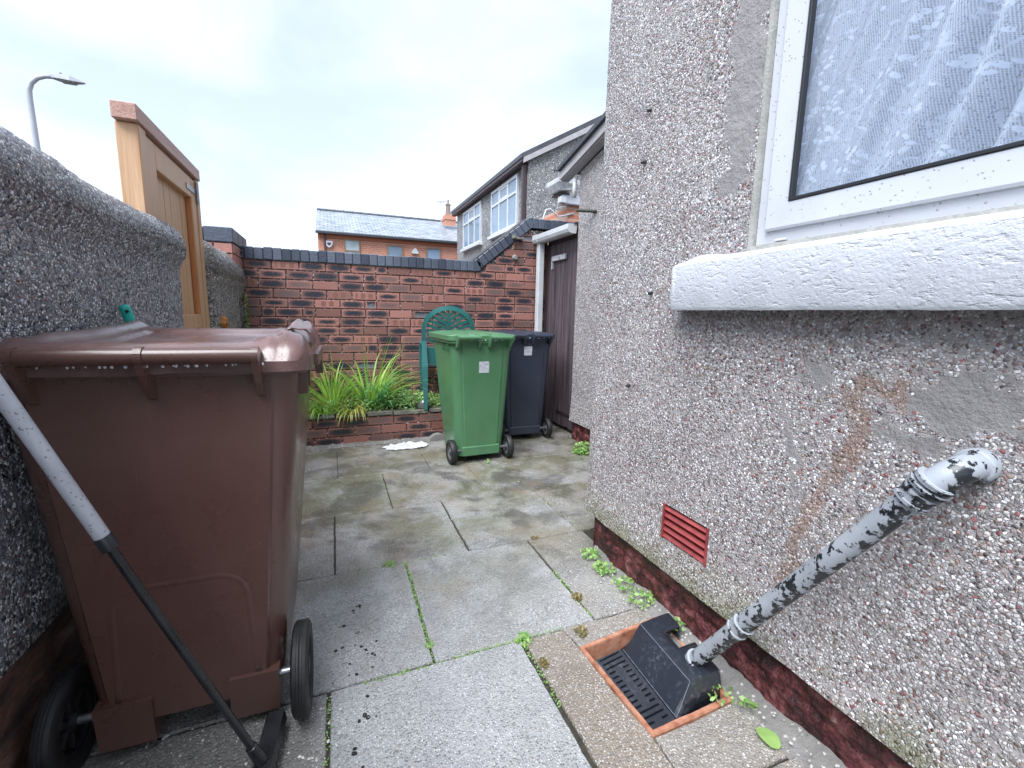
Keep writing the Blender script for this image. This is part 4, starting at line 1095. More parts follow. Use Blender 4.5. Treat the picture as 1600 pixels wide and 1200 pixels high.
    for lx in lugs:
        l = MB(); pts = [(.0, hz+.004)]
        pts += [(hy+.024*math.cos(q), hz+.024*math.sin(q)) for q in [PI*.5+PI*.75*i/8 for i in range(9)]]
        pts += [(hy-.004, hz-.045), (hy+.014, hz-.075), (-.012, hz-L_+.008), (.012, hz-L_)]
        pts += [(.012, hz)]
        w_ = .007 if style != 'brown' else .008
        l.prism(pts, 'x', lx-w_, lx+w_)
        if style == 'brown': # the web between lug and wall
            l.prism([(-.006, hz-.025), (.012, hz-.025), (.012, hz-L_)], 'x', lx, lx+.055*(1 if lx < .1 else -.6))
        l.build('hinge_lug', mat, t, world=False)
    # lid
    l = MB(); zl = zr+.038
    if style == 'brown':
        nx, ny = 60, 44
        def lid(u, v):
            x = (-1+2*u); e = 1.-abs(x); yy = v; X = x*(tw_+.010); Yl = -.028+yy*(dep+.055)
            ex = min(1, (1-abs(x))/.07); ey = min(1, min(yy, 1-yy)/.06); edge = math.sin(min(1, ex)*PI/2)*math.sin(min(1, ey)*PI/2)
            # rounded corners
            r_c = .07
            ax_, ay_ = max(0, abs(X)-(tw_+.010-r_c)), max(0, abs(Yl-dep/2+.0)-(dep/2+.027-r_c)); 
            d_ = math.hypot(ax_, ay_)
            if d_ > r_c and ax_ > 0 and ay_ > 0:
                f_ = r_c/d_; X = math.copysign(tw_+.010-r_c+ax_*f_, X); Yl = dep/2+math.copysign(dep/2+.027-r_c+ay_*f_, Yl-dep/2)
            z = zl-.006+.034*edge
            rib = math.exp(-((abs(x)-.80)/.085)**2)*min(1, yy/.25)*min(1, (1-yy)/.08+.3)
            z += .030*rib*edge
            rear = math.exp(-((yy-.10)/.03)**2)*(abs(x) < .86); z += .012*rear*edge
            fr_ = max(0, (yy-.5)/.5); z += .026*fr_*edge*(1 if abs(x) < .9 else .6)
            if .22 < yy < .86 and abs(x) < .64: z -= .014*min(1, (.64-abs(x))/.05)*min(1, min(yy-.22, .86-yy)/.05)
            # dented, buckled right side
            if x > .52:
                q = min(1, (x-.52)/.12); z += q*edge*(.020*abs(nz1(x*2, yy, 0, 3.1))*2+.014*abs(nz1(x, yy*2, 3, 6)) - .004)
                Yl += q*.010*nz1(x, yy, 4, 5)
            z += .0015*nz1(X, Yl, 0, 9)
            return (X, Yl, z)
        l.grid(lid, nx, ny)
        # skirt
        B = []
        for i in range(nx+1): B.append(lid(i/nx, 0))
        for j in range(1, ny+1): B.append(lid(1, j/ny))
        for i in range(nx-1, -1, -1): B.append(lid(i/nx, 1))
        for j in range(ny-1, 0, -1): B.append(lid(0, j/ny))
        m_ = len(B); low = [(x*1.004, y, z-.028-.006*nz1(x, y, 2, 6)) for x, y, z in B]
        l.add(B+low, [(i, m_+i, m_+(i+1) % m_, (i+1) % m_) for i in range(m_)])
        lo_ = l.build('lid', mat_lid, t, world=False, smooth=True, angle=55)
        # torn, folded strip at the right edge
        s2_ = MB()
        def strip(u, v): 
            an = -.3+u*2.6; return (tw_-.045+.055*math.sin(an)+.006*nz1(u, v, 1, 4), .16+v*.13+.02*u, zl+.020+.055*math.cos(an-.25)+.006*nz1(u*2, v*2, 0, 3))
        s2_.grid(strip, 16, 10); so_ = s2_.build('torn_flap', mat_lid, lo_, world=False, smooth=True)
        md_ = so_.modifiers.new('s', 'SOLIDIFY'); md_.thickness = .004
    else:
        y0, y1 = -.020, dep+.022; hw_ = tw_+.010
        def RR(i, z, r=.06): return P(rrect(hw_-i, y0+i, y1-i, max(.01, r-i)), z)
        l.loft([RR(0, zl-.020), RR(0, zl+.016), RR(.006, zl+.022), RR(.022, zl+.023), RR(.030, zl+.016), RR(.055, zl+.016), RR(.066, zl+.030), RR(.10, zl+.036), RR(.16, zl+.039)], True)
        for sg in (-1, 1):
            l.prism([(.0, zl+.0), (.0, zl+.030), (dep*.4, zl+.046), (dep-.02, zl+.045), (dep, zl+.02)], 'x', sg*tw_*.18, sg*tw_*.26)
            l.prism([(-.04, zl+.012), (.02, zl+.034), (.12, zl+.040), (.12, zl+.02), (-.03, zl-.002)], 'x', sg*tw_*.20, sg*tw_*.44)
        l.build('lid', mat, t, world=False, smooth=True, angle=35)
    # axle and wheels
    wx = bw_+.045 if style != 'brown' else bw_+.060
    a = MB(); a.tube([(-wx-.01, .045+.01, wr), (wx+.01, .055, wr)], .012, 14); a.build('axle', MT['steel'] if style == 'brown' else MT['hub'], t, world=False, smooth=True, angle=50)
    for sg in (-1, 1):
        w = MB(); W2 = .024 if style != 'brown' else .023
        pr3 = [(-W2*.8, wr*.66), (-W2, wr*.72), (-W2, wr*.92), (-W2*.75, wr*.985), (-W2*.35, wr), (-W2*.30, wr*.985), (-W2*.1, wr*.985), (0, wr), (W2*.1, wr*.985), (W2*.30, wr*.985), (W2*.35, wr), (W2*.75, wr*.985), (W2, wr*.92), (W2, wr*.72), (W2*.8, wr*.66), (-W2*.8, wr*.66)]
        w.lathe(pr3, (sg*wx, .055, wr), 'x', 48); wo_ = w.build('wheel', MT['rubber'], t, world=False, smooth=True, angle=40)
        w = MB(); w.lathe([(-.014, wr*.56), (-.016, wr*.68), (.016, wr*.68), (.014, wr*.56), (-.014, wr*.56)], (sg*wx, .055, wr), 'x', 36)
        w.lathe([(-.02, .001), (-.02, wr*.2), (.02, wr*.2), (.02, .001)], (sg*wx, .055, wr), 'x', 20)
        for q in range(6):
            an = q*PI/3; s0 = len(w.v); w.box(-.008, .008, -wr*.07, wr*.07, wr*.15, wr*.62, .002)
            w.xf(lambda p: Vector((sg*wx+p.x, .055+p.y*math.cos(an)-p.z*math.sin(an), wr+p.y*math.sin(an)+p.z*math.cos(an))), s0)
        w.build('hub', MT['hub'] if style != 'brown' else MT['rubber'], wo_, world=False, smooth=True, angle=40)
    if sticker:
        sx, sz, ss = sticker; yb = .045-.035*(sz-.05)/(zr-.05)-.0115; sl_ = -.035/(zr-.05)
        a = MB(); a.grid(lambda u, v: (sx+(u-.5)*ss+.001*nz1(u*3, v*3, 0, 2), yb+sl_*(v-.5)*ss*1.1-.0008, sz+(v-.5)*ss*1.05+.0015*nz1(u*4, v, 7, 2)), 8, 8)
        a.build('sticker', MT['sticker'], t, world=False)
    # rain beads under the handle
    if style in ('brown', 'green'):
        a = MB(); random.seed(3)
        for q in range(26 if style == 'brown' else 18):
            x = random.uniform(-tw_*.78, tw_*.72); s0 = random.uniform(.0022, .0042)*(1 if style == 'brown' else 1.3); zc = hz-br-s0*.6; o_ = len(a.v)
            a.lathe([(s0*math.cos(PI*i/6)*1.2, max(.0001, s0*math.sin(PI*i/6))) for i in range(7)], (x, hy+.002, zc), 'z', 10)
        tag(a.build('water_beads', MT['bead'], t, world=False, smooth=True), kind='stuff')
    return t
bd = M('water_bead', .02, (.9, .93, .97)); bd.b.inputs['Transmission Weight'].default_value = .6; MT['bead'] = bd.m
ml = M('wet_brown_lid', .10)
n_ = ml.noise(9, 4)
ml.col(ml.mix(ml.mr(n_, .4, .7), (.12, .062, .054), (.18, .105, .098))); ml.rgh(ml.mr(ml.noise(4, 4), .35, .7, .16, .38))
dp = ml.math('MULTIPLY', ml.mr(ml.vor(120).outputs['Distance'], .28, .1), ml.math('GREATER_THAN', ml.noise(30, 1), .52)); ml.nrm(ml.bump(ml.math('ADD', dp, ml.math('MULTIPLY', ml.noise(25, 3), 1.5)), .0006)); ml.put(ml.b.inputs['Coat Weight'], .35); ml.b.inputs['Coat Roughness'].default_value = .22
mat_lid = ml.m
make_bin('wheelie_bin', 'large brown wheelie bin with a buckled wet lid beside the dark yard wall', (-.408, 1.335, 0), math.radians(-1.), MT['brown'], tw_=.340, bw_=.222, dep=.78, H=1.150, wr=.135, style='brown')
make_bin('wheelie_bin', 'green wheelie bin with worn white sticker standing in front of the chair', (1.128, 3.44, 0), math.radians(2), MT['green'], H=1.085, sticker=(.010, .80, .088))
make_bin('wheelie_bin', 'dark navy wheelie bin between the green bin and the plank door', (1.735, 3.93, 0), math.radians(-2), MT['navy'], dep=.56, H=1.075, sticker=(.005, .885, .082))

# ================================================================== CHAIR
ch = thing('garden_chair', 'green plastic garden chair with a rounded slatted back behind the green bin', 'chair', (1.06, 4.44, .30), math.radians(-6))
# local: back towards -y, seat height .43
bx = MB(); ny = 22
def hoop(q, rr=1.):   # q from 0 (left foot of hoop) to 1
    if q < .25: t = q/.25; return Vector((-.235+.0*t, 0, .60+t*.17))
    if q > .75: t = (1-q)/.25; return Vector((.235, 0, .60+t*.17))
    an = PI-(q-.25)/.5*PI; return Vector((.235*math.cos(an), 0, .77+.205*math.sin(an)))
def lean(p): z = p.z; return Vector((p.x*(1-.0*(z-.6)), -.13-(z-.42)*.17, z))
rings = []
for i in range(61):
    q = i/60; p = lean(hoop(q)); c0 = lean(Vector((0, 0, .74)))
    out = (p-c0); out.y = 0; out.normalize(); w = .021
    if q < .25 or q > .75: out = Vector((math.copysign(1, p.x), 0, 0))
    nrm = Vector((0, -1, .0))
    rings.append([p+out*w+nrm*-.006, p+out*w*1.0+nrm*.008, p-out*w+nrm*.012, p-out*w+nrm*-.004])
bx.loft(rings, True)
# continue the uprights down to the seat/legs
bk_ = bx.build('back_hoop', MT['chair'], ch, world=False, smooth=True, angle=45)
sl_ = MB()
def inside(x, z):
    if z < .77: return abs(x) < .222
    return (x/.222)**2+((z-.77)/.195)**2 < 1
for sg in (-1, 1):
    for k in range(9):
        z0 = .56+k*.045
        pts = []
        for i in range(11):
            x = sg*(.006+i*.022); z = z0+.055*(i/10)**.55*2.0
            if inside(x, z) or i == 0: pts.append((x, z))
        if len(pts) < 3: continue
        o_ = len(sl_.v); vs = []; fs = []
        for (x, z) in pts:
            a0, a1 = lean(Vector((x, 0, z))), lean(Vector((x, 0, z+.031)))
            vs += [a0+Vector((0, -.004, 0)), a1+Vector((0, -.004, 0)), a1+Vector((0, .004, 0)), a0+Vector((0, .004, 0))]
        for i in range(len(pts)-1):
            for j in range(4): fs.append((i*4+j, i*4+(j+1) % 4, i*4+4+(j+1) % 4, i*4+4+j))
        fs += [(0, 1, 2, 3), tuple(len(vs)-4+j for j in (3, 2, 1, 0))]
        sl_.add(vs, fs)
o_ = len(sl_.v); sl_.box(-.009, .009, -.005, .005, .45, .95, .002); sl_.xf(lambda p: lean(Vector((p.x, 0, p.z)))+Vector((0, p.y, 0)), o_)
sl_.box(-.20, .20, -.155, -.135, .44, .60, .004)
sl_.build('back_slats', MT['chair'], ch, world=False)
a = MB(); a.grid(lambda u, v: ((u-.5)*.44, -.14+v*.36, .43-.015*math.sin(u*PI)+.01*v), 12, 10); so_ = a.build('seat', MT['chair'], ch, world=False, smooth=True); md = so_.modifiers.new('s', 'SOLIDIFY'); md.thickness = .012
for sg in (-1, 1):
    a = MB(); a.loft([[(sg*.205, -.165+.0, .62), (sg*.25, -.16, .62), (sg*.25, -.12, .60), (sg*.21, -.12, .60)], [(sg*.205, .0, .655), (sg*.26, .0, .655), (sg*.26, .0, .635), (sg*.21, 0, .635)], [(sg*.205, .16, .64), (sg*.25, .16, .64), (sg*.25, .155, .62), (sg*.21, .155, .62)]], True)
    a.build('armrest', MT['chair'], ch, world=False)
    for yb, yt, zt3 in ((-.205, -.17, .66), (.20, .16, .63)):
        a = MB(); w = .036
        a.loft([[(sg*(.225)-w*.45, yb-.02, 0), (sg*.225+w*.45, yb-.02, 0), (sg*.225+w*.45, yb+.02, 0), (sg*.225-w*.45, yb+.02, 0)],
                [(sg*.228-w*.75, (yb+yt)/2-.035, .42), (sg*.228+w*.75, (yb+yt)/2-.035, .42), (sg*.228+w*.75, (yb+yt)/2+.035, .42), (sg*.228-w*.75, (yb+yt)/2+.035, .42)],
                [(sg*.232-w*.6, yt-.018, zt3), (sg*.232+w*.6, yt-.018, zt3), (sg*.232+w*.6, yt+.018, zt3), (sg*.232-w*.6, yt+.018, zt3)]], True)
        a.build('leg', MT['chair'], ch, world=False)

# ================================================================== POLE / SQUEEGEE, TEAL HANDLE
# ray through photo: keep the tube on its line
sq = thing('floor_squeegee', 'grey and black telescopic pole with black squeegee head leaning across the brown bin', 'squeegee', (-.2, 1.15, 0))
pA, pB = Vector((-.218, 1.165, .075)), Vector((-.536, 1.05, 1.055)); dd = (pB-pA).normalized()
jn = pA+(pB-pA)*.70; tip = pA+(pB-pA)*1.475
a = MB(); a.tube([jn, jn.lerp(tip, .4), tip], .0140, 22); a.build('outer_tube', MT['alu'], sq, smooth=True, angle=50)
a = MB(); a.tube([pA, pA.lerp(jn, .3), pA.lerp(jn, .6), jn+dd*.02], [.0092, .0092, .0092, .0092], 18); a.build('inner_rod', MT['black'], sq, smooth=True, angle=50)
a = MB(); a.tube([jn-dd*.02, jn-dd*.018, jn+dd*.012, jn+dd*.014], [.010, .0158, .0158, .0142], 22); a.build('clamp_ring', MT['black'], sq, smooth=True, angle=50)
a = MB(); a.tube([pA-dd*.035, pA-dd*.03, pA+dd*.0, pA+dd*.05, pA+dd*.052], [.015, .017, .016, .0135, .0095], 18); a.build('socket', MT['black'], sq, smooth=True, angle=50)
a = MB(); hd = Vector((-.215, 1.155, .035)); ex = Vector((.105, 1., 0)).normalized(); o_ = len(a.v)
prof = [(-.028, .0), (-.012, -.006), (.010, -.030), (.022, -.030), (.030, .0), (.024, .030), (-.016, .030), (-.026, .012)]
def hv(p, s_): return hd+ex*s_+Vector((ex.y, -ex.x, 0))*p[0]+Vector((0, 0, p[1]+.0))
a.loft([[hv(p, s_) for p in prof] for s_ in (-.20, -.1, 0, .1, .165)], True); a.build('head', MT['black'], sq)
a = MB(); a.loft([[hd+ex*s_+Vector((ex.y, -ex.x, 0))*x+Vector((0, 0, z)) for x, z in ((.012, -.034), (.017, -.034), (.017, .0), (.012, .0))] for s_ in (-.21, .175)], True); a.build('rubber_blade', MT['rubber'], sq)

th = thing('tool_handle', 'teal plastic tool handle end leaning on the wall behind the brown bin', 'handle', (-.55, 2.35, 0))
a = MB(); p0, p1 = Vector((-.50, 2.45, .02)), Vector((-.715, 2.10, 1.235)); d2 = (p1-p0).normalized()
a.tube([p1-d2*.22, p1-d2*.2, p1-d2*.012, p1-d2*.003, p1], [.013, .0165, .0175, .015, .010], 16); a.build('grip', MT['teal'], th, smooth=True, angle=50)
a = MB(); a.tube([p1+Vector((.012, -.012, -.022)), p1+Vector((.0145, -.0145, -.024))], .006, 10); a.build('hang_hole', MT['gasket'], th)
a = MB(); a.tube([p0, p1-d2*.2], .011, 12); a.build('shaft', MT['steel'], th, smooth=True)
a = MB(); a.box(-.66, -.36, 2.43, 2.48, .0, .045, .008); a.build('head', MT['teal'], th)

# black sack in the corner behind the bin's foot
# ================================================================== SMALL THINGS
rg = MB()
def rag(u, v):
    x, y = (u-.5)*2, (v-.5)*2; r_q = 1+.25*nz1(x*2, y*2, 1, 1)
    X = .60+x*.20*r_q*math.sqrt(max(0, 1-y*y*.45)); Y = 4.06+y*.085*r_q*math.sqrt(max(0, 1-x*x*.45))
    z = .006+.030*abs(nz1(X, Y*1.8, 0, 14))*2*(1-.75*max(abs(x), abs(y))**3)+.006*abs(nz1(X, Y, 0, 50))
    return (X, Y, z)
rg.grid(rag, 70, 40); o = rg.build('rag', MT['cloth'], smooth=True); tag(o, 'crumpled wet white rag lying on the paving by the planter', 'rag'); md = o.modifiers.new('s', 'SOLIDIFY'); md.thickness = .004
a = MB(); a.prism([(-.075, 0), (.08, 0), (.075, .045), (.03, .062), (-.02, .058), (-.06, .03)], 'y', -.045, .04); a.xf(lambda p: p+Vector((.905, 4.215, 0))); a.jitter(.004, 14)
tag(a.build('loose_stone', MT['greystone']), 'flat grey stone leaning on the planter beside the green bin', 'stone')
a = MB(); a.lathe([(.0, .001), (0, .058), (.006, .062), (.055, .078), (.058, .080), (.055, .075), (.01, .056), (.008, .001)], (.80, 4.345, .305), 'z', 28)
tag(a.build('metal_bowl', MT['steel'], smooth=True, angle=40), 'shiny metal bowl sitting among the leaves in the planter', 'bowl')
# dark grit crumbs on the near slab
random.seed(11)
gl_ = MB()
for (px, py) in [(x, y) for x, y in ((.03, 1.80), (.06, 1.83), (-.005, 1.72), (.03, 1.66), (.05, 1.675), (.04, 1.585), (.06, 1.59), (.0, 1.53), (.045, 1.46), (.075, 1.47), (.02, 1.505), (.12, 1.60), (.16, 1.75), (.10, 1.53), (-.02, 1.60), (.08, 1.55), (.005, 1.47), (.06, 1.34), (.035, 1.27), (.055, 1.27), (.08, 1.27), (.02, 1.17), (.022, 1.11), (-.04, 1.44), (.13, 1.49))]:
    for q in range(random.choice((1, 2, 3))):
        s_ = random.uniform(.003, .0075); x, y = px+random.uniform(-.012, .012), py+random.uniform(-.012, .012); o_ = len(gl_.v)
        gl_.lathe([(0, .0005), (.0005, s_), (s_*.5, s_*.8), (s_*.8, .0005)], (x, y, .0), 'z', 8); gl_.jitter(s_*.3, 90, o_)
tag(gl_.build('grit', MT['pad_dark']), 'black grit crumbs scattered over the pale slab beside the brown bin wheel', 'grit', kind='stuff')
random.seed(5); ch_ = MB()
for k in range(620):
    z_ = random.random()
    if z_ < .55: x, y = random.uniform(-.62, -.02), random.uniform(.8, 1.42)
    elif z_ < .75: x, y = random.uniform(1.02, 1.25), random.uniform(.6, 1.9)
    elif z_ < .85: x, y = random.uniform(-.3, 1.0), PY_-random.random()**2*.12
    else: x, y = random.uniform(-.3, 2.0), random.uniform(1.9, 4.2)
    if .8 < x < 1.24 and .88 < y < 1.36: continue
    if x > 1.24 and y < 2: continue
    s_ = random.uniform(.0015, .0055)*(1 if y < 2 else .9); o_ = len(ch_.v)
    zb = .0 if x < 1.1 else .005+.03*max(0, (x-1.13)/.13)
    ch_.lathe([(zb, .0005), (zb+.0003, s_), (zb+s_*.5, s_*.7), (zb+s_*.7, .0003)], (x, y, 0), 'z', 6); ch_.jitter(s_*.4, 120, o_)
tag(ch_.build('stone_chips', simple('pale_stone_chips', (.50, .49, .46), .5, .4, 80, 0)), 'pale loose stone chips fallen on the paving', 'stone chips', kind='stuff')

# ================================================================== PLANTS
def blades(mb, cx_, cy, z0, n, L, spread, w=.011, seed=0, droop=1., rad=.06, lean_=(0, 0)):
    random.seed(seed)
    for k in range(n):
        an = random.uniform(0, 2*PI); r0 = random.random()*rad; l = L*random.uniform(.55, 1.1); o_ = random.random()
        d = Vector((math.cos(an)+lean_[0], math.sin(an)*.7+lean_[1], 0)); up0 = random.uniform(.55, 1.25); p = Vector((cx_+math.cos(an)*r0, cy+math.sin(an)*r0*.6, z0)); vel = (d*random.uniform(.15, .75)*spread+Vector((0, 0, up0))).normalized()
        side = Vector((-d.y, d.x, random.uniform(-.3, .3))).normalized(); seg = 11; vs = []
        wv = w*random.uniform(.6, 1.2)
        for i in range(seg+1):
            t = i/seg; ww = wv*(1-t**2.2)*(0.5+.5*min(1, t*5))
            vs += [p-side*ww*.5, p+Vector((0, 0, -ww*.15)), p+side*ww*.5]
            p = p+vel*(l/seg); vel = (vel+Vector((0, 0, -1))*droop*.26*t**.8*random.uniform(.7, 1.2)+d*.02).normalized()
            if p.y > BY-.02: p.y = BY-.02
            if p.z < z0 and p.y > PY_-.02: p.z = z0
        fs = []
        for i in range(seg): fs += [(i*3, i*3+1, i*3+4, i*3+3), (i*3+1, i*3+2, i*3+5, i*3+4)]
        mb.add(vs, fs, None, (o_, 0, 0))
def clump(name, label, parts, mats, cat='plant', group=None):
    t = thing(name, label, cat, (parts[0][0][0], parts[0][0][1], .3), group=group)
    for (c, kw), mt in zip(parts, mats):
        a = MB(); blades(a, c[0], c[1], c[2], **kw); a.build('foliage', mt, t, smooth=True, attr='leaf')
    return t
clump('montbretia', 'tall arching bright green strap leaved clump in the planter middle', [((.30, 4.46, .30), dict(n=72, L=.70, spread=1.5, seed=1, w=.022, rad=.10)), ((.28, 4.43, .30), dict(n=30, L=.5, spread=1.5, seed=2, w=.012, rad=.1, droop=1.7))], [MT['blade'], MT['blade2']])
clump('daylily', 'broader blue green drooping leaves at the right of the tall clump', [((.44, 4.42, .30), dict(n=48, L=.52, spread=1.5, seed=3, w=.019, rad=.05, droop=1.6, lean_=(.5, -.35)))], [MT['blade2']])
clump('montbretia', 'leafy upright green clump at the planter end behind the brown bin rim', [((-.02, 4.44, .30), dict(n=64, L=.56, spread=1.5, seed=4, w=.020, rad=.10)), ((-.02, 4.40, .30), dict(n=30, L=.30, spread=1.6, seed=6, w=.009, rad=.1, droop=1.4))], [MT['blade'], MT['yellow']])
clump('bluebell_leaves', 'yellowing limp leaves flopping over the planter edge', [((.16, 4.30, .30), dict(n=34, L=.26, spread=1.7, seed=8, w=.015, rad=.06, droop=2.6, lean_=(0, -1.1))), ((-.10, 4.31, .30), dict(n=60, L=.28, spread=1.6, seed=9, w=.010, rad=.12, droop=2.0, lean_=(.1, -.7)))], [MT['yellow'], MT['blade']])
clump('montbretia', 'single tall pale spear leaves rising highest against the bricks', [((.36, 4.5, .30), dict(n=9, L=.74, spread=.35, seed=21, w=.016, rad=.05, droop=.25, lean_=(.5, 0))), ((.02, 4.45, .30), dict(n=5, L=.62, spread=.2, seed=22, w=.018, rad=.03, droop=.15))], [MT['blade'], MT['blade']])
def leaflets(mb, n, fx, s0=.008, s1=.018):
    for k in range(n):
        p = Vector(fx()); s_ = random.uniform(s0, s1); t = Vector((random.uniform(-.6, .6), random.uniform(-.9, .2), random.uniform(.3, 1))).normalized()
        u1 = t.orthogonal().normalized(); u2 = t.cross(u1); an = random.uniform(0, 6.28); a1 = u1*math.cos(an)+u2*math.sin(an); a2 = t.cross(a1)
        mb.add([p-a1*s_, p-a1*s_*.4+a2*s_*.55+t*s_*.15, p+a1*s_*.5+a2*s_*.5+t*s_*.1, p+a1*s_, p+a1*s_*.5-a2*s_*.5+t*s_*.1, p-a1*s_*.4-a2*s_*.55+t*s_*.15], [(0, 5, 4, 3, 2, 1)], None, (random.random(), 0, 0))
random.seed(31); a = MB()
leaflets(a, 1500, lambda: (lambda x: (x, random.uniform(PY_+.02, 4.66), .30+random.random()*(.07+.09*max(0, math.sin((x-.1)*3.2)))))(random.uniform(.25, 1.15)))
leaflets(a, 700, lambda: (random.uniform(-.5, .3), random.uniform(PY_+.0, 4.5), .30+random.random()*.12))
tag(a.build('ground_cover', MT['weed'], attr='leaf'), 'small pale leaved ground cover filling the planter', 'ground cover', kind='stuff')
def weed(label, x, y, z, n, r, h, mat='weed', s=(.006, .014), seed=0, name='weed', grp='weeds growing at the foot of the walls'):
    random.seed(seed); a = MB()
    def f():
        q = random.uniform(0, 6.28); rr = r*math.sqrt(random.random()); return (x+rr*math.cos(q), y+rr*math.sin(q), z+random.random()*h*(1-rr/r*.6))
    leaflets(a, n, f, *s); o = a.build(name, MT[mat], attr='leaf'); tag(o, label, 'weed', grp); return o
weed('bushy light green weed at the foot of the rear wing plinth', 2.08, 3.40, .0, 240, .10, .13, seed=1, s=(.008, .020))
weed('straggly weed at the near corner of the house plinth', 1.19, 1.83, .01, 60, .05, .05, seed=2)
weed('straggly weed a hand below the house corner weed', 1.185, 1.70, .01, 80, .055, .045, seed=3)
weed('small leafy weed below the air brick', 1.19, 1.55, .02, 32, .05, .04, seed=4, s=(.008, .014))
weed('grey green weed between the drain rim and the plinth', 1.20, 1.43, .02, 60, .06, .035, seed=5)
weed('round leaved weed beside the lower end of the waste pipe', 1.205, 1.24, .03, 36, .045, .035, seed=6, s=(.006, .012))
weed('clover like weed at the drain corner nearest the camera', 1.135, .945, .01, 22, .05, .03, seed=7, s=(.006, .010))
weed('bright green two leaved weed on the cement past the drain', 1.18, .87, .02, 7, .025, .02, seed=8, s=(.010, .016))
weed('bright tuft in the slab joint left of the drain', .635, 1.41, .0, 90, .035, .022, seed=9, s=(.004, .009))
weed('brown dry tuft in the joint beside the poured concrete', .652, 1.27, .0, 40, .02, .03, 'dryweed', seed=10, s=(.004, .008))
weed('green speck of weed at the lower end of the long mossy joint', .292, 1.50, .0, 26, .014, .018, seed=12, s=(.004, .008))
weed('weed tuft in the joint near the middle slab top', .22, 2.108, .0, 40, .03, .018, seed=13, s=(.004, .009))
weed('rusty brown dry weed at the far left corner of the drain', .86, 1.36, .0, 46, .025, .04, 'dryweed', seed=14, s=(.004, .010))
weed('dry brown tuft in the joint right of the wide slab', .955, 1.56, .0, 60, .022, .03, 'dryweed', seed=15, s=(.004, .009))
weed('tiny dark weed where the joints cross below the house corner', 1.0, 2.11, .0, 24, .02, .03, 'dryweed', seed=16, s=(.004, .008))
weed('tuft of weed in front of the green bin foot', 1.16, 3.40, .0, 16, .02, .06, seed=17, s=(.006, .012))
random.seed(40)
a = MB(); a.ca = (.8, 0, 0); q = [(1.148+.028*math.cos(i*PI/8)*(.9 if i % 5 else 1), .775+.036*math.sin(i*PI/8), .014+.003*math.cos(i*.8)) for i in range(16)]
a.add(q+[(1.148, .775, .017)], [(i, (i+1) % 16, 16) for i in range(16)])
o = a.build('fallen_leaf', MT['weed'], attr='leaf'); tag(o, 'single round bright green leaf lying on the concrete near the camera', 'leaf'); md = o.modifiers.new('s', 'SOLIDIFY'); md.thickness = .001
# moss in joints
random.seed(50); a = MB()
def jm(x0, y0, x1, y1, n, w=.006):
    leaflets(a, n, lambda: (lambda t: (x0+(x1-x0)*t+random.gauss(0, w), y0+(y1-y0)*t+random.gauss(0, w), -.004+random.random()*.006))(random.random()), .002, .005)
jm(.298, 2.09, .288, 1.44, 420); jm(.05, 1.405, .62, 1.418, 260); jm(.62, 1.418, .8, 1.42, 60); jm(.0, 2.10, .55, 2.108, 120); jm(.957, 1.80, .95, 1.43, 150); jm(.625, 1.4, .63, 1.1, 100); jm(1.288, 2.75, 1.29, 2.12, 80); jm(-.05, 1.4, -.06, 1.1, 60); jm(.3, 3.42, .31, 2.8, 60); jm(0, 3.435, 1.3, 3.435, 120)
tag(a.build('joint_moss', MT['weed'], attr='leaf'), 'moss growing along the paving joints', 'moss', kind='stuff')

# ================================================================== FAR THINGS
# red brick house parallel to the yard wall
rh = thing('brick_house', 'bright red brick house with pale slate roof beyond the yard wall', 'house', (3, 22, 0))
X0, X1 = -.42, 9.5; EZ, RZ, YR = 4.60, 6.22, 26.
a = MB(); a.prism([(22, -.05), (30, -.05), (30, EZ), (26, RZ-.05), (22, EZ)], 'x', X0, X1); a.build('wall', MT['redbrick'], rh)
a = MB(); a.add([(X0-.06, 21.78, EZ-.04), (X1, 21.78, EZ-.04), (X1, YR, RZ), (X0-.06, YR, RZ), (X0-.06, 30.2, EZ-.04), (X1, 30.2, EZ-.04),
     (X0-.06, 21.78, EZ+.05), (X1, 21.78, EZ+.05), (X1, YR, RZ+.09), (X0-.06, YR, RZ+.09), (X0-.06, 30.2, EZ+.05), (X1, 30.2, EZ+.05)],
    [(6, 7, 8, 9), (9, 8, 11, 10), (0, 3, 2, 1), (3, 4, 5, 2), (0, 1, 7, 6), (0, 6, 9, 3), (3, 9, 10, 4), (1, 2, 8, 7), (2, 5, 11, 8), (4, 10, 11, 5)]); ro = a.build('roof', MT['slates'], rh)
a = MB(); x = X0-.06
while x < X1-.3: a.tube([(x, YR, RZ+.10), (x+.40, YR, RZ+.10)], .075, 8); a.tube([(x+.40, YR, RZ+.10), (x+.43, YR, RZ+.10)], .10, 8); x += .43
a.build('ridge_tiles', simple('dark_ridge', (.07, .085, .11), .5, .2, 4, 0), ro)
a = MB(); a.box(X0-.08, X1, 21.68, 21.79, EZ-.08, EZ+.02, .01); a.build('gutter', simple('dark_gutter', (.05, .055, .065), .4, .1, 3, 0), rh)
a = MB(); a.box(X0, X1, 21.93, 22, EZ-.22, EZ-.06); a.build('fascia_course', simple('orange_brick_course', (.40, .14, .075), .7, .1, 6, 0), rh)
a = MB(); a.tube([(-.13, 21.9, EZ-.05), (-.13, 21.9, 0)], .045, 8); a.build('downpipe', MT['fascia_b'], rh)
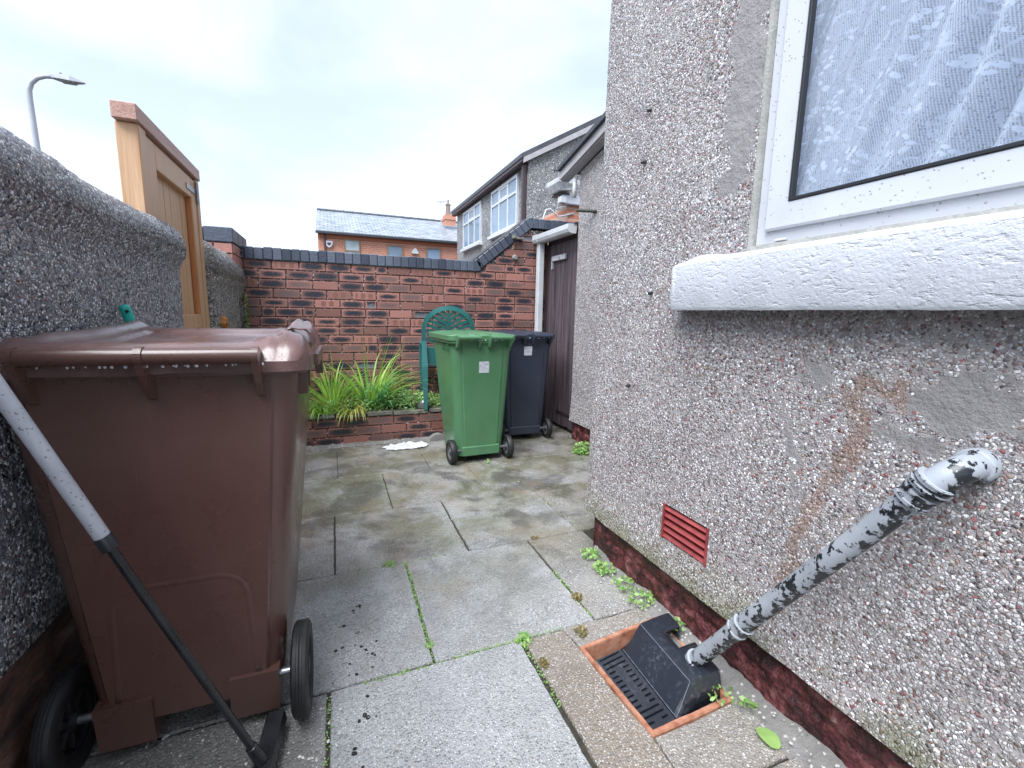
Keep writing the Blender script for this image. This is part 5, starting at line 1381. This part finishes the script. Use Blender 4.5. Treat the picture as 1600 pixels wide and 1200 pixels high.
for (wx0, wx1, zt2, mid) in ((.70, 1.27, 4.33, True), (2.54, 3.16, 4.23, False), (4.34, 4.95, 4.23, False)):
    f = MB(); zb = 3.2
    f.box(wx0-.05, wx1+.05, 21.93, 22.02, zt2, zt2+.06); f.box(wx0-.05, wx0, 21.93, 22.02, zb, zt2); f.box(wx1, wx1+.05, 21.93, 22.02, zb, zt2)
    if mid: f.box(wx0, wx1, 21.93, 22.02, 3.86, 3.92)
    fo = f.build('window', MT['ltan'], rh)
    p = MB(); p.box(wx0, wx1, 21.97, 21.985, zb, zt2); p.build('pane', MT['glass_far'] if not mid else simple('bright_far_glass', (.45, .55, .60), .1, .3, 1.2, 0), fo)
chm = MB(); chm.box(5.86, 6.42, 24.6, 25.3, 4.6, 6.45); chm.box(5.82, 6.46, 24.56, 25.34, 6.18, 6.30); co = chm.build('chimney', MT['redbrick'], ro)
a = MB(); a.lathe([(6.45, .15), (6.95, .12), (6.97, .15), (7.02, .15), (7.02, .001)], (6.08, 24.9, 0), 'z', 12); a.lathe([(7.02, .05), (7.25, .05), (7.25, .001)], (6.08, 24.9, 0), 'z', 8); a.build('chimney_pot', simple('buff_pot', (.28, .21, .19), .7, .1, 3, 0), co)
a = MB(); a.box(5.75, 6.5, 24.3, 25.4, 5.45, 5.80, .02); a.build('lead_flashing', simple('lead', (.20, .23, .28), .5, .2, 3, 0), co)
an = thing('tv_aerial', 'thin television aerial on a pole beside the far chimney', 'aerial', (5.62, 24.7, 5.3))
a = MB(); a.tube([(5.66, 24.7, 5.4), (5.64, 24.7, 7.05)], .022, 6); a.build('pole', MT['lamp'], an)
a = MB(); a.tube([(5.45, 24.7, 7.04), (5.95, 24.7, 7.10)], .022, 6)
for k in range(4): a.tube([(5.5+k*.13, 24.5, 7.05+k*.015), (5.5+k*.13, 24.9, 7.05+k*.015)], .012, 5)
a.build('antenna', MT['lamp'], an)
al_ = thing('alarm_box', 'white shield shaped alarm box with dark emblem at the left of the red house', 'alarm box', (.02, 21.95, 4.1))
a = MB(); a.prism([(-.12, 4.25), (.17, 4.25), (.19, 4.16), (.12, 4.02), (.03, 3.96), (-.07, 4.02), (-.14, 4.16)], 'y', 21.88, 21.995); a.build('case', MT['upvc_plain'], al_)
a = MB(); a.prism([(-.05, 4.17), (.10, 4.17), (.10, 4.11), (.025, 4.04), (-.05, 4.11)], 'y', 21.868, 21.879); a.build('emblem', MT['fascia_b'], al_)
a = MB(); a.prism([(3.62, 3.95), (3.92, 3.95), (3.92, 4.02), (3.83, 4.17), (3.77, 4.21), (3.71, 4.17), (3.62, 4.02)], 'y', 21.88, 21.995)
tag(a.build('alarm_box', MT['upvc_plain']), 'plain white bell shaped alarm box between the two right windows of the red house', 'alarm box')
# grey rendered house at the right, windows facing the yard side
gh = thing('rendered_house', 'grey roughcast house with two white framed windows and brown gutter', 'house', (4.5, 13, 0))
HX = 4.5; Ya, Yb = 10.42, 17.0; EZ2 = 4.98
a = MB(); a.prism([(HX, -.05), (HX+6.4, -.05), (HX+6.4, EZ2+.02), (HX+3.2, EZ2+1.75), (HX, EZ2)], 'y', Ya, Yb); a.build('wall', MT['peb_grey'], gh)
a = MB(); sl3 = 1.75/3.2
a.add([(HX-.22, Ya-.08, EZ2-.12+.0), (HX+3.2, Ya-.08, EZ2+1.77), (HX+3.2, Yb+.1, EZ2+1.77), (HX-.22, Yb+.1, EZ2-.12), (HX-.22, Ya-.08, EZ2-.02), (HX+3.2, Ya-.08, EZ2+1.89), (HX+3.2, Yb+.1, EZ2+1.89), (HX-.22, Yb+.1, EZ2-.02), (HX+6.6, Ya-.08, EZ2-.1), (HX+6.6, Yb+.1, EZ2-.1)],
      [(4, 5, 6, 7), (0, 3, 2, 1), (0, 1, 5, 4), (3, 7, 6, 2), (0, 4, 7, 3), (5, 8, 9, 6), (1, 2, 9, 8)]); a.build('roof', simple('dark_tiles', (.07, .07, .085), .5, .3, 3, .01), gh)
a = MB(); a.add([(HX-.16, Ya-.10, EZ2-.22), (HX+3.2, Ya-.10, EZ2+1.62), (HX+3.2, Ya-.10, EZ2+1.76), (HX-.16, Ya-.10, EZ2-.10), (HX-.16, Ya-.05, EZ2-.22), (HX+3.2, Ya-.05, EZ2+1.62), (HX+3.2, Ya-.05, EZ2+1.76), (HX-.16, Ya-.05, EZ2-.10)], [(0, 1, 2, 3), (4, 7, 6, 5), (0, 4, 5, 1), (3, 2, 6, 7), (0, 3, 7, 4), (1, 5, 6, 2)]); a.build('bargeboard', MT['fascia_p'], gh)
a = MB(); a.box(HX-.20, HX-.02, Ya-.06, Yb+.05, EZ2-.20, EZ2-.04, .01); a.build('gutter', MT['fascia_b'], gh)
a = MB(); a.box(HX-.12, HX-.02, Ya+.05, Ya+.15, 0, EZ2-.15, .01); a.build('downpipe', MT['fascia_b'], gh)
a = MB(); a.box(HX-.02, HX+.05, Ya+.22, Ya+.30, 0, EZ2-.12, .005); a.build('waste_pipe', MT['fascia_p'], gh)
for (y0, y1, zb, zt2) in ((10.98, 12.98, 3.46, 4.70), (13.98, 16.02, 3.46, 4.70)):
    f = MB(); x0, x1 = HX-.06, HX+.02
    f.box(x0, x1, y0, y1, zb, zb+.07); f.box(x0, x1, y0, y1, zt2-.07, zt2); f.box(x0, x1, y0, y0+.07, zb+.071, zt2-.071); f.box(x0, x1, y1-.07, y1, zb+.071, zt2-.071)
    w3 = (y1-y0)/3
    for k in (1, 2): f.box(x0+.005, x1, y0+k*w3-.035, y0+k*w3+.035, zb+.071, zt2-.071)
    f.box(x0+.002, x1, y0+.071, y1-.071, zb+.80, zb+.86)
    fo = f.build('window', MT['upvc_plain'], gh)
    s_ = MB(); s_.box(x0+.012, x1, y0+w3+.05, y0+2*w3-.05, zb+.87, zb+.91); s_.box(x0+.012, x1, y0+w3+.05, y0+2*w3-.05, zt2-.12, zt2-.072); s_.box(x0+.012, x1, y0+w3+.036, y0+w3+.08, zb+.911, zt2-.121); s_.box(x0+.012, x1, y0+2*w3-.08, y0+2*w3-.036, zb+.911, zt2-.121); s_.build('opening_light', MT['upvc_plain'], fo)
    p = MB(); p.box(HX-.035, HX-.028, y0+.05, y1-.05, zb+.05, zt2-.05); p.build('pane', MT['glass_far'], fo)
    q = MB(); q.box(HX-.14, HX+.01, y0-.06, y1+.06, zb-.09, zb-.005, .006); q.build('window_sill', MT['upvc_plain'], gh)
# neighbour's outbuilding with pale boxes and a looping cable
nb = thing('brick_outbuilding', 'scrap of red brick outbuilding wall under the white flashing, right of the grey house', 'outbuilding', (3.7, 6.5, 0))
a = MB(); a.box(3.50, 5.0, 6.52, 8.0, 0, 2.92); a.build('wall', MT['redbrick'], nb)
a = MB(); a.box(3.36, 5.0, 6.44, 6.60, 2.93, 3.06, .01); a.build('fascia', MT['upvc_plain'], nb)
a = MB(); a.box(3.33, 3.5, 6.46, 6.75, 3.07, 3.10, .005); a.build('roof_edge', MT['felt'], nb)
ex_ = thing('vent_box', 'grimy white square vent hopper on the outbuilding roof', 'vent', (3.4, 6.5, 3.1))
a = MB(); a.loft([[(3.27, 6.36, 3.10), (3.50, 6.36, 3.12), (3.50, 6.70, 3.12), (3.27, 6.70, 3.10)], [(3.22, 6.30, 3.20), (3.60, 6.34, 3.20), (3.60, 6.75, 3.20), (3.22, 6.75, 3.20)], [(3.22, 6.30, 3.265), (3.60, 6.34, 3.265), (3.60, 6.75, 3.265), (3.22, 6.75, 3.265)]], True); a.build('case', simple('grimy_white', (.55, .56, .58), .5, .35, 10, .002), ex_)
a = MB(); a.box(3.31, 3.42, 6.40, 6.5, 2.93, 3.02, .008); tag(a.build('junction_box', MT['upvc_plain']), 'small white junction box under the vent hopper', 'junction box')
a = MB(); a.tube([(3.08, 6.5, 2.60), (3.08, 6.5, 2.72), (3.12, 6.5, 2.82), (3.19, 6.5, 2.84), (3.26, 6.5, 2.79), (3.33, 6.5, 2.74), (3.45, 6.5, 2.77), (3.60, 6.5, 2.82)], .012, 8)
tag(a.build('cable', MT['upvc_plain'], smooth=True), 'white cable looping over the raised coping in front of the grey house', 'cable')
a = MB(); a.tube([(3.22, 6.5, 3.40), (3.45, 6.5, 3.42), (3.62, 6.45, 3.46)], .008, 6); a.tube([(3.24, 6.5, 3.37), (3.25, 6.5, 3.47)], .006, 6)
tag(a.build('wall_hook', MT['gasket']), 'thin black bracket reaching out below the sloping roof edge', 'bracket')
# lamp post
lp = thing('street_lamp', 'pale grey street lamp with a curved arm above the yard wall', 'street lamp', (-7.75, 18, 0))
a = MB(); pts = [(-7.70, 18, 0), (-7.70, 18, 3.), (-7.72, 18, 5.5), (-7.74, 18, 7.0), (-7.73, 18, 7.25), (-7.66, 18, 7.45), (-7.52, 18, 7.60), (-7.34, 18, 7.68), (-7.15, 18, 7.70)]
a.tube(pts, [.09, .085, .075, .07, .068, .065, .06, .055, .05], 14); a.build('pole', MT['lamp'], lp, smooth=True)
a = MB(); a.loft([[(-7.18, 17.93, 7.66), (-7.18, 18.07, 7.66), (-7.18, 18.07, 7.75), (-7.18, 17.93, 7.75)], [(-7.0, 17.85, 7.64), (-7.0, 18.15, 7.64), (-7.0, 18.13, 7.78), (-7.0, 17.87, 7.78)], [(-6.75, 17.85, 7.63), (-6.75, 18.15, 7.63), (-6.75, 18.12, 7.77), (-6.75, 17.88, 7.77)], [(-6.45, 17.95, 7.66), (-6.45, 18.05, 7.66), (-6.45, 18.04, 7.69), (-6.45, 17.96, 7.69)]], True)
a.build('lamp_head', MT['lamp'], lp); 
a = MB(); a.box(-6.98, -6.66, 17.89, 18.11, 7.60, 7.638, .01); a.build('lens', MT['lampglass'], lp)
a = MB(); a.tube([(-6.98, 18, 7.77), (-6.98, 18, 7.84)], .03, 8); a.build('photocell', MT['gasket'], lp)
